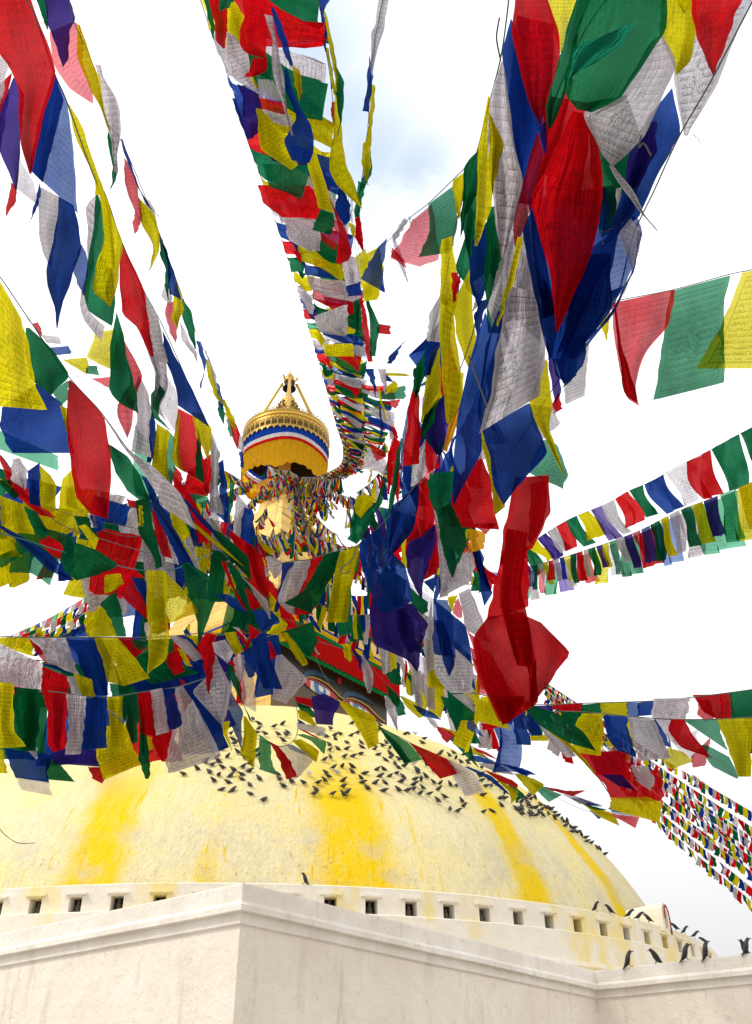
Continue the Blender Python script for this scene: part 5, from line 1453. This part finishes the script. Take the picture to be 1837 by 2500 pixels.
heroes(V4, '''
@U
k 6|650,330 720,480 750,555|680,350 760,440 775,545
w 6|765,400 760,520 790,680 815,790|780,410 860,560 880,680 835,795
y 6|575,300 590,430 625,475|640,300 660,430 640,480
y 6|0,200 100,400 170,520|50,200 160,400 215,500
g 6|990,690 1060,850 1130,1030|1090,780 1180,900 1200,1010
w 5.9|990,820 1010,960 1130,1200|1010,820 1110,950 1120,1180
r 6.1|80,130 180,200 260,440|200,90 220,250 300,400
g 6.1|40,210 130,330 200,420|150,210 220,300 240,390
w 6.1|200,210 260,320 320,410|215,200 290,340 335,400
b 6.1|215,20 250,80 340,190|250,10 330,130 345,180
g 6.3|1110,550 1000,600 1060,700|1130,560 1150,640 1140,720
''')
# ---- strings radiating from the spire through the middle
def sp(lab, nd, cols='bwrgy', w=.34, h=.42, dr=(.1, 1), **k):
    R, C = string(lab, nd, 'strings fanning out from the foot of the canopy')
    k.setdefault('printed', 0 if nd[-1][2] > 12 else 1); k.setdefault('keep', True)
    auto(R, C, cols, w=w, h=h, drape=dr, **k)
sp('ladder-like string packed tight down the right side of the tower', [(690, 1148, 56), (704, 1190, 53), (718, 1240, 50), (735, 1300, 47), (755, 1360, 43), (775, 1430, 38), (800, 1500, 33)], 'wybrgwyrbg', .40, .95, (.9, .3), jit=.1, gap=.12)
sp('string arching left to right across the tower below the platform', [(640, 1195, 52), (665, 1225, 51), (690, 1240, 51), (720, 1243, 51), (750, 1232, 52), (790, 1215, 53)], 'rwbyyrbw', .5, .8, (.2, 1), jit=.4)
sp('string running from the platform to the far right over the white gap', [(700, 1140, 56), (740, 1180, 52), (790, 1210, 46), (840, 1215, 38), (890, 1190, 30), (930, 1150, 24)], 'rgywb', .42, .75, (.5, .8), jit=.25)
sp('string sagging below the white gaps right of the tower', [(720, 1165, 56), (760, 1240, 46), (800, 1290, 38), (850, 1310, 30), (900, 1290, 24), (960, 1240, 19)], 'bywrg', .4, .66, (.2, 1), jit=.3)
sp('string under the gaps heading for the big blue flags', [(715, 1165, 56), (745, 1270, 42), (785, 1330, 32), (840, 1350, 24), (920, 1330, 17), (1000, 1290, 12)], 'rwbgy', .36, .5, (.1, 1), jit=.3)
sp('string dropping right of the tower towards the eyes', [(715, 1165, 56), (745, 1290, 40), (790, 1400, 28), (850, 1500, 20), (930, 1590, 14), (1020, 1660, 11)], 'ybrwg', .34, .48, (.15, 1), jit=.25)
sp('string passing over the red valance corner', [(716, 1165, 56), (760, 1300, 40), (830, 1430, 28), (910, 1540, 20), (1000, 1620, 15), (1100, 1680, 12), (1200, 1730, 10)], 'gybwr', .34, .46, (.12, 1), jit=.25)
sp('string crossing high right of the tower above the bigger blue flags', [(720, 1165, 56), (790, 1300, 42), (880, 1400, 30), (980, 1500, 22), (1080, 1590, 17), (1180, 1660, 14), (1300, 1720, 12)], 'rbwyg', .34, .44, (.1, 1), jit=.25)
sp('string of small flags in the gap left of the tall red flags', [(760, 1180, 52), (850, 1320, 36), (950, 1420, 27), (1060, 1520, 21), (1160, 1610, 18), (1260, 1690, 16), (1400, 1790, 14)], 'bgwry', .34, .46, (.1, 1), jit=.2)
sp('second string of small flags left of the tall red flags', [(762, 1180, 52), (860, 1330, 37), (970, 1440, 28), (1080, 1540, 22), (1190, 1640, 19), (1310, 1740, 17)], 'yrwgb', .34, .46, (.1, 1), jit=.2)
sp('string falling from the tower to the small flags over the eyes at left', [(705, 1165, 56), (715, 1290, 38), (730, 1400, 26), (745, 1500, 18), (770, 1600, 13), (810, 1680, 10)], 'gywrb', .34, .46, (.15, 1), jit=.3)
sp('string falling steeply left of the tower base', [(690, 1165, 56), (668, 1290, 38), (640, 1390, 22), (610, 1480, 13), (580, 1560, 8.5), (560, 1620, 7)], 'gbwry', .34, .44, (.15, 1), jit=.3, pinch=.3)
sp('string crossing left of the tower below the canopy', [(685, 1160, 56), (645, 1250, 42), (600, 1330, 28), (550, 1410, 18), (500, 1480, 12), (450, 1540, 9)], 'brgwy', .34, .44, (.12, 1), jit=.3)
sp('string crossing left of the canopy foot to the yellow flags', [(680, 1155, 56), (630, 1205, 44), (580, 1260, 30), (520, 1330, 19), (460, 1390, 13), (400, 1440, 10), (330, 1480, 8)], 'rwgby', .34, .44, (.12, 1), jit=.3)
sp('high string left of the canopy foot going down to the left edge', [(678, 1150, 56), (620, 1170, 44), (560, 1200, 30), (480, 1230, 19), (400, 1260, 13), (300, 1280, 9.5), (180, 1290, 7.5), (60, 1290, 6.4), (-60, 1280, 6)], 'rgwyb', .34, .42, (.12, 1), jit=.3)
sp('string of small pale flags meeting the canopy drape from the left', [(600, 1180, 50), (560, 1155, 40), (540, 1150, 30), (500, 1160, 20), (440, 1180, 14), (340, 1220, 10), (240, 1240, 8), (100, 1240, 7), (-60, 1220, 6.2)], 'ygwbr', .34, .42, (.12, 1), jit=.3)
sp('tangled string in the crowd just under the platform at right', [(735, 1175, 54), (780, 1230, 48), (820, 1250, 42), (860, 1240, 36), (905, 1215, 31)], 'ybrwg', .4, .8, (.3, 1), jit=.5)
sp('tangled string in the crowd right under the arching string', [(650, 1260, 44), (700, 1300, 38), (760, 1310, 33), (820, 1330, 28), (880, 1350, 23)], 'rwybg', .36, .6, (.3, 1), jit=.5)
sp('upper string of small flags hanging above the eyes', [(770, 1395, 22), (800, 1430, 20), (840, 1450, 18), (880, 1455, 17), (930, 1450, 15)], 'gwbryb', .3, .55, (.05, 1), jit=.12)
sp('lower string of small flags hanging above the eyes', [(740, 1440, 20), (790, 1480, 18), (840, 1500, 17), (900, 1500, 15), (960, 1490, 13)], 'ygbwrg', .3, .5, (.05, 1), jit=.15)
sp('string of ragged white strips hanging by the dark blue flag', [(930, 1520, 12), (970, 1560, 11), (1010, 1590, 10.5), (1060, 1620, 10), (1120, 1650, 9.6)], 'wwywgw', .24, .62, (.1, 1), jit=.12)
sp('string of mixed flags left of the white twisted flag', [(560, 1290, 9), (600, 1340, 8), (640, 1400, 7.4), (690, 1440, 7), (740, 1450, 7), (800, 1440, 7)], 'rwbyg', .3, .44, (.15, 1), jit=.3)
sp('string of mixed flags under the white twisted flag', [(560, 1440, 6), (620, 1480, 6), (690, 1510, 6), (760, 1530, 6.2), (840, 1580, 6.6)], 'gryb', .3, .40, (.2, 1), jit=.35)
sp('string of mixed flags between the yellow leaf flag and the eyes', [(470, 1600, 5.2), (540, 1590, 5.4), (600, 1600, 5.6), (660, 1640, 5.8), (720, 1670, 6)], 'wrbkgr', .26, .36, (.15, 1), jit=.25)
sp('string of mixed flags behind the two dark blue flags', [(880, 1370, 7), (930, 1440, 6.4), (980, 1500, 6), (1040, 1560, 5.8), (1110, 1600, 5.6)], 'grbw', .3, .32, (.15, 1), jit=.3)
sp('string of dark mixed flags behind the big right bundle', [(1000, 1000, 8), (1050, 1060, 7), (1100, 1130, 6.4), (1130, 1220, 6), (1150, 1320, 6)], 'gbrkb', .3, .44, (.1, 1), jit=.2)
sp('narrow string of flags between the centre ribbon and the right bundle', [(950, 1000, 18), (960, 1060, 20), (950, 1120, 24), (920, 1180, 28), (880, 1240, 32)], 'rwgb', .36, .6, (.1, 1), jit=.2)
sp('string of flags hanging along the level row at lower right', [(1080, 1650, 7), (1140, 1690, 6.6), (1200, 1720, 6.2), (1260, 1735, 6)], 'gybrb', .3, .42, (.1, 1), jit=.2)
for (lab, nd, cl, w_, hh) in [
 ('dense back string of mixed flags filling the crossing at far left, upper', [(-60, 1120, 5.4), (100, 1180, 5.4), (250, 1200, 5.6), (400, 1240, 6.2), (540, 1290, 7.5), (640, 1310, 12)], 'gbywrw', .22, .32),
 ('dense back string of mixed flags filling the crossing at far left, middle', [(60, 1215, 5.2), (200, 1265, 5.2), (330, 1290, 5.4), (450, 1330, 6), (560, 1370, 7)], 'ygwbrb', .22, .32),
 ('dense back string of mixed flags along the teal cord', [(200, 1340, 4.9), (330, 1370, 4.9), (450, 1385, 5.2), (560, 1400, 5.8), (640, 1420, 6.6)], 'wgybr', .22, .32),
 ('dense back string of dark flags behind the upper lower left row', [(130, 1560, 4.6), (260, 1565, 4.6), (420, 1560, 4.7), (560, 1550, 5), (680, 1540, 5.4)], 'bgrkb', .26, .36),
 ('dense back string below the white twisted flag', [(430, 1420, 6.6), (540, 1420, 6.8), (640, 1440, 7.2), (740, 1450, 7.8), (860, 1430, 8.4)], 'gbrygb', .28, .42),
 ('dense back string right of the tower behind the two dark blue flags', [(830, 1200, 15), (900, 1230, 12), (980, 1250, 10), (1060, 1280, 9), (1140, 1300, 8.4)], 'gbrgk', .34, .6),
 ('dense back string behind the green leaf flag at right', [(960, 1060, 9), (1020, 1130, 8), (1080, 1180, 7.6), (1150, 1230, 7.4)], 'rbgrw', .3, .55),
 ('dense back string under the green leaf flag at right', [(940, 1380, 8), (1010, 1430, 7.6), (1080, 1480, 7.4), (1150, 1540, 7.2), (1200, 1600, 7)], 'gwbrgy', .3, .46),
 ('dense back string high in the right bundle', [(1150, 420, 4.4), (1140, 560, 4.4), (1120, 700, 4.5), (1090, 840, 4.8), (1050, 960, 5.4)], 'gbrkg', .3, .42),
 ('dense back string low in the right bundle', [(1260, 620, 4), (1230, 760, 4), (1200, 880, 4.2), (1150, 1000, 4.6), (1090, 1110, 5.2)], 'bgwrb', .3, .36),
 ('dense back string of flags left of the tower foot', [(470, 1180, 9), (530, 1230, 9.5), (590, 1280, 11), (640, 1330, 13)], 'gwbyr', .34, .6)]:
    sp(lab, nd, cl, w_, hh, (.1, 1), jit=.25, pinch=.2, printed=1, sheer=.1)
sp('string of little flags wound round the shaded side of the tower top', [(705, 1150, 55), (722, 1175, 54), (735, 1215, 52), (730, 1260, 50), (745, 1300, 47)], 'wybrg', .4, .7, (.5, 1), jit=.5, keep=False)
sp('string of little flags hanging from the platform corner', [(640, 1185, 53), (670, 1200, 52), (700, 1190, 52), (735, 1175, 53), (790, 1165, 54)], 'rgwyb', .45, .7, (.1, 1), jit=.4, keep=False)
sp('string of little flags crossing the tower halfway up', [(610, 1290, 46), (650, 1308, 44), (700, 1318, 42), (760, 1310, 40), (830, 1330, 36)], 'ywrgb', .42, .8, (.3, 1), jit=.4, keep=False)
# ---- far strings across the square on the right
GF = 'far strings across the square on the right'
def far(lab, nd, h=.42, w=.31, seed=0, grp=GF, pr=0, **k):
    nd = [(x, y+rnd.uniform(-2.5, 2.5), d*rnd.uniform(.97, 1.03)) for x, y, d in nd]; k.setdefault('skip', .05)
    R, C = string(lab, nd, grp, cord=.006, cmat=M_cordw)
    auto(R, C, 'bwrgy', w=w, h=h, drape=(-.05, 1), jit=.16, pinch=.05, skew=.1, start=seed, printed=pr, sheer=1. if pr else 0., **k)
ORD = ['lowest', 'second lowest', 'third from the bottom', 'fourth from the bottom', 'fifth from the bottom', 'sixth from the bottom', 'seventh from the bottom']
for i in range(7):
    y0 = 1716-i*9; y1 = 2232-i*38
    x0, x1 = 1330, 1870
    ym = (y0+y1)/2+(10 if i < 3 else 2)
    far('%s of the parallel strings of tiny flags falling to the right edge' % ORD[i], [(x0, y0, 62), ((x0+x1)/2-20, ym-8, 50), (x1, y1, 38)], seed=i*2, h=.38, w=.40)
    if i in (2, 3, 4): far('string of tiny flags close behind the %s parallel string at right' % ORD[i], [(x0+4, y0-3, 66), ((x0+x1)/2-20, ym-16, 54), (x1, y1-10, 42)], seed=i*3+1, h=.5, w=.45, skip=.12)
far('faint isolated string of tiny flags highest at the right edge', [(1690, 1890, 75), (1760, 1935, 70), (1870, 2000, 64)], seed=1, h=.4)
GL = 'far strings at the left across the square'
for i in range(6):
    far('%s of the far strings of tiny square flags at left' % ['uppermost, pale', 'second', 'third', 'fourth', 'fifth', 'lowest'][i], [(20+i*14, 1557+i*3, 38), (140, 1497+i*13, 42), (300, 1402+i*14, 47)], seed=i, h=.42, w=.5, grp=GL, pr=1 if i == 0 else 0)
# loose threads trailing from flags
thr = []
def thread(px, lab, r=.0022, par=None):
    C = catmull([pt(*p) for p in px], 8); q = MB(); q.tube([p-C[0] for p in C], r, 4)
    o = q.build('loose_thread', M_cord, None, loc=C[0]); tag(o, lab, 'thread', 'loose threads')
thread([(1220, 42, 2.6), (1213, 85, 2.6), (1215, 110, 2.6), (1223, 148, 2.62)], 'dark loose thread standing up at the top left of the right bundle')
thread([(873, 1330, 3.05), (860, 1365, 3.03), (832, 1390, 3.02), (840, 1400, 3.02), (856, 1394, 3.02)], 'dark curved thread hanging across the yellow flag at the centre')
thread([(262, 1733, 2.9), (280, 1745, 2.88), (296, 1760, 2.88), (310, 1764, 2.88)], 'reddish thread with a knot lying across lower left yellow flag')
thread([(-5, 2018, 6), (15, 2040, 6), (45, 2058, 6), (85, 2058, 6)], 'dark wire curling in from the left edge over the dome')
thread([(1190, 995, 2.5), (1145, 870, 2.5)], 'straight orange-tied thread beside the long yellow flags')
thread([(1566, 330, 2.3), (1560, 360, 2.3), (1572, 350, 2.3), (1590, 380, 2.3)], 'fine frayed threads at the corner of the blue flag')
for k, (x, y, d) in enumerate([(1463, 560, 2.3), (1556, 545, 2.35), (1460, 330, 2.4), (1690, 325, 2.55), (170, 905, 2.9), (112, 150, 2.6), (400, 560, 4.2), (1255, 1180, 2.75), (1240, 800, 2.6), (600, 70, 4.2), (1000, 530, 3.9), (1380, 1600, 2.85)]):
    for j in range(3):
        a = rnd.uniform(-.6, 1.2); p = [(x+rnd.uniform(-4, 4), y+rnd.uniform(-4, 4), d)]
        for i in range(4): a += rnd.uniform(-.7, .7); p.append((p[-1][0]+rnd.uniform(5, 14)*math.sin(a), p[-1][1]+rnd.uniform(6, 14)*math.cos(a), d))
        C = catmull([pt(*q_) for q_ in p], 5); q = MB(); q.tube([v-C[0] for v in C], .00055*d/2.5, 3)
        tag(q.build('frayed_thread', M_cord, None, loc=C[0]), 'hair-thin frayed thread curling from a torn flag edge', 'thread', 'frayed threads on torn flags')
# ================================================================== birds
M_pig = simple('pigeon_feathers', (.055, .05, .06), .6, var=.5, scale=20); M_pale = simple('pale_feathers', (.62, .60, .58), .7, var=.3, scale=20); M_crow = simple('crow_feathers', (.018, .016, .02), .45, var=.4, scale=20)
M_crown = simple('crow_nape_grey', (.12, .11, .11), .6)
def bird_mesh(kind):
    q = MB()
    if kind == 'pigeon':
        q.loft([(-.165, .045, .020, .006), (-.115, .06, .038, .02), (-.06, .085, .060, .052), (0, .095, .072, .070), (.05, .112, .064, .068), (.082, .14, .044, .05), (.102, .162, .033, .036), (.124, .172, .027, .029), (.140, .168, .014, .014), (.160, .160, .002, .003)], 8)
        for y in (-.025, .025): q.tube([(0, y, .06), (.005, y, .0), (.03, y, -.002)], .006, 4)
    else:
        q.loft([(-.215, .01, .022, .007), (-.15, .055, .036, .02), (-.085, .10, .075, .062), (-.03, .15, .094, .092), (.025, .20, .090, .096), (.062, .245, .066, .070), (.085, .275, .052, .054), (.108, .292, .046, .047), (.130, .294, .034, .035), (.141, .290, .013, .015), (.175, .283, .008, .010), (.205, .273, .001, .002)], 10)
        for s in (-1, 1):
            q.tube([(-.005, .022*s, .11), (-.015, .024*s, .05), (0, .024*s, 0.004)], [.02, .008, .006], 5)
            for a in (-.5, 0, .5): q.tube([(0, .024*s, .004), (.04*math.cos(a), .024*s+.04*math.sin(a), .002)], .004, 3)
    return q
PM_ = {}
def place_bird(kind, P, up, head, label, mat, scale=1., group=None, tilt=0.):
    key = (kind, mat.name)
    if key not in PM_:
        o = bird_mesh(kind).build(kind, mat, None, True); PM_[key] = o.data
    else:
        o = bpy.data.objects.new(kind, PM_[key]); COL.objects.link(o)
    up = up.normalized(); h = (head-up*head.dot(up)).normalized(); s = up.cross(h)
    M = Matrix((h, s, up)).transposed()
    if tilt: M = M @ Matrix.Rotation(tilt, 3, 'Y')
    o.matrix_world = Matrix.Translation(P) @ M.to_4x4() @ Matrix.Scale(scale, 4)
    tag(o, label, kind, group); return o
PJ = '265,395 290,460 300,495 550,300 550,345 530,385 610,400 700,325 785,298 740,405 835,385 820,410 790,470 1270,345 1155,400 1225,425 1315,410 1370,400 1480,412 1545,385 1490,290 1315,455 1435,490 1255,510 1260,560 1340,550 1430,552 1575,490 1585,535 330,585 405,640 460,690 520,575 530,620 235,625 125,635 130,675 10,685 75,712 180,735 390,730 290,765 450,775 50,787 140,815 265,825 375,810 375,860 90,875 240,895 165,965 285,975 455,920 545,855 465,1010 735,810 755,858 795,930 870,880 1000,895 1140,895 1205,870 1120,965 1100,1005 1290,1005 1395,1015 1440,990 1395,930 1400,870 1265,635 1210,660 1410,628 1495,622 1570,600 1300,740 1385,725 1485,730 1485,780 1220,790 1250,830 1610,800 1575,845 1590,890 1640,950 487,250 175,550 590,1070'
PK = '115,310 90,365 370,400 405,395 560,445 545,490 175,490 145,515 215,540 50,510 65,550 95,610 220,600 225,635 170,665 310,655 265,700 300,740 360,722 580,710 550,655 155,760 85,765 280,795 215,825 115,830 345,830 490,760 495,785 470,855 530,860 575,830 335,880 165,895 70,900 150,975 300,965 395,970 460,910 450,955 545,945 520,1000 610,1005 655,890 725,895 820,910 890,920 710,955 770,1040 695,1075 935,1075 965,1125 820,1165 905,1175 1145,1020 650,770 730,580 720,600 860,590 810,615 880,640 960,605 930,685 1010,665 1000,690 1140,740 1135,800 1120,825 1140,870 1210,860 1180,925 1235,925 1280,900 1275,780 1340,950 1370,990 1330,1050 1365,1050 1335,1120 1155,1190 1250,1185 1540,1080 1490,1150 1540,1140 1545,1190 1590,1050 1600,1085 1610,1110 1620,1010 1640,1200'
PI2 = '70,1040 100,1040 105,1070 100,990 120,960 150,950 165,970 140,1010 170,1030 200,1030 190,960 160,1080 200,1080 215,1060 240,1080 240,1040 230,1010 265,1030 290,1035 280,1070 300,1040 320,1060 320,1100 330,1085 345,1080 370,1105 380,1120 400,1150 405,1120 430,1160 440,1190 450,1165 475,1195 500,1210 530,1230 540,1255 570,1265 610,1300 625,1305 660,1340'
PP = '980,375 1035,395 1280,485 1195,520 1340,435 1413,430'
UPZ = Vector((0, 0, 1))
def dome_bird(x, y, lab, mat, grp=None):
    h = None
    for dy in range(0, 40, 2):
        h = hit_dome(x, y+dy)
        if h: break
    if not h: return
    P, n = h; P = P+n*.01
    side = Vector((1, 0, 0)) if rnd.random() < .5 else Vector((-1, 0, 0))
    head = side+Vector((rnd.gauss(0, .5), rnd.gauss(0, .6), 0))
    place_bird('pigeon', P, (n*.35+UPZ*.75), head, lab, mat, rnd.uniform(.92, 1.12), grp, rnd.uniform(-.2, .2))
FL = 'small dark grey pigeon standing in the flock on the upper dome'
FE = 'dark pigeon in the crowded line along the right skyline of the dome'
for t, s in (('J', PJ), ('K', PK), ('P', PP)):
    ox, oy, sc = SCALE[t]
    for q_ in s.split():
        a, b = map(float, q_.split(','))
        lab, g = FL, 'pigeons on the upper dome'
        if t == 'J' and q_ == '590,1070': lab, g = 'lowest dark pigeon below the left part of the flock on the dome', None
        if t == 'J' and q_ == '465,1010': lab, g = 'dark pigeon just above and left of the lowest one on the dome', None
        if t == 'P' and q_ == '980,375': lab, g = 'leftmost dark pigeon, close under the green flag tip at left', None
        if t == 'P' and q_ == '1195,520': lab, g = 'solitary dark pigeon at the lower left end of the flock', None
        dome_bird(a/sc+ox, b/sc+oy, lab, M_pig, g)
ox, oy, sc = SCALE['I']
for q_ in PI2.split():
    a, b = map(float, q_.split(',')); dome_bird(a/sc+ox, b/sc+oy+3, FE, M_pig, 'pigeons along the right skyline of the dome')
for (x, y, lab) in ((754, 1894, 'pale pigeon among dark ones, left of the middle of the flock'), (822, 1891, 'pale grey pigeon beside the broad saffron stain in the flock'), (1010, 1868, 'white pigeon right of centre in the flock'), (1014, 1793, 'pale pigeon high up at the dome skyline')):
    dome_bird(x, y, lab, M_pale)
def crow(P, hx, lab, sc_=1.1, tilt=0., hy=-.25):
    tilt = tilt*.6-.1
    place_bird('crow', P, UPZ, Vector((hx, hy, 0)), lab, M_crow, sc_, 'crows on the walls', tilt)
for (x, y, hx, lab, tl) in ((741, 2163, -1, 'lone black crow on the niche ring near its middle', -.3), (1457, 2222, 1, 'leftmost crow on the right part of the niche ring', 0), (1490, 2231, -1, 'second crow on the right part of the niche ring', .2), (1537, 2240, 1, 'crow bending forward on the ring, left of a group of three', .5),
                         (1560, 2244, 1, 'middle crow of three close together on the ring', .6), (1585, 2252, -1, 'right crow of three on the ring, facing left', .35)):
    h = hit_cyl(x, y, 21.97); h.z = 6.43; crow(h, hx, lab, .95, tl)
for (x, hx, lab, tl) in ((1652, -1, 'crow just right of the small shrine', .5), (1672, 1, 'crow second right of the small shrine', .3), (1694, 1, 'crow hunched at the far end of the ring', .6), (1716, -1, 'last crow at the very end of the ring', .9)):
    h = hit_cyl(min(x, 1716), 2275, 22.0)
    if h is None: h = hit_cyl(1690, 2280, 22.0)
    if h is not None:
        h.z = 6.42; crow(h, hx, lab, .9, tl)
def px_of(P):
    v = P-EYE; z = v.dot(FW); return CX+F*v.dot(RT)/z, CY-F*v.dot(UP)/z
def on_wall(x):
    a, b = 0., 16.
    for _ in range(40):
        m_ = (a+b)/2; P = C2-LD*m_-RD*.02; P.z = ZP+.0
        if px_of(P)[0] < x: a = m_
        else: b = m_
    return P
for (x, hx, lab, tl, s_) in ((1542, 1, 'crow at the left on the right-hand coping, head up facing right', 0, 1.0), (1602, -1, 'crow second from left on the coping, facing left', .4, .95), (1682, 1, 'crow third on the coping, seen against the white ring', .1, 1.0), (1735, 1, 'tall upright crow fourth on the coping', -.2, 1.0), (1814, -1, 'crow near the right edge of the picture on the coping', -.2, .85), (1832, 1, 'crow cut by the right edge of the picture', 0, .9)):
    crow(on_wall(x), hx, lab, s_*.78, tl-.35)
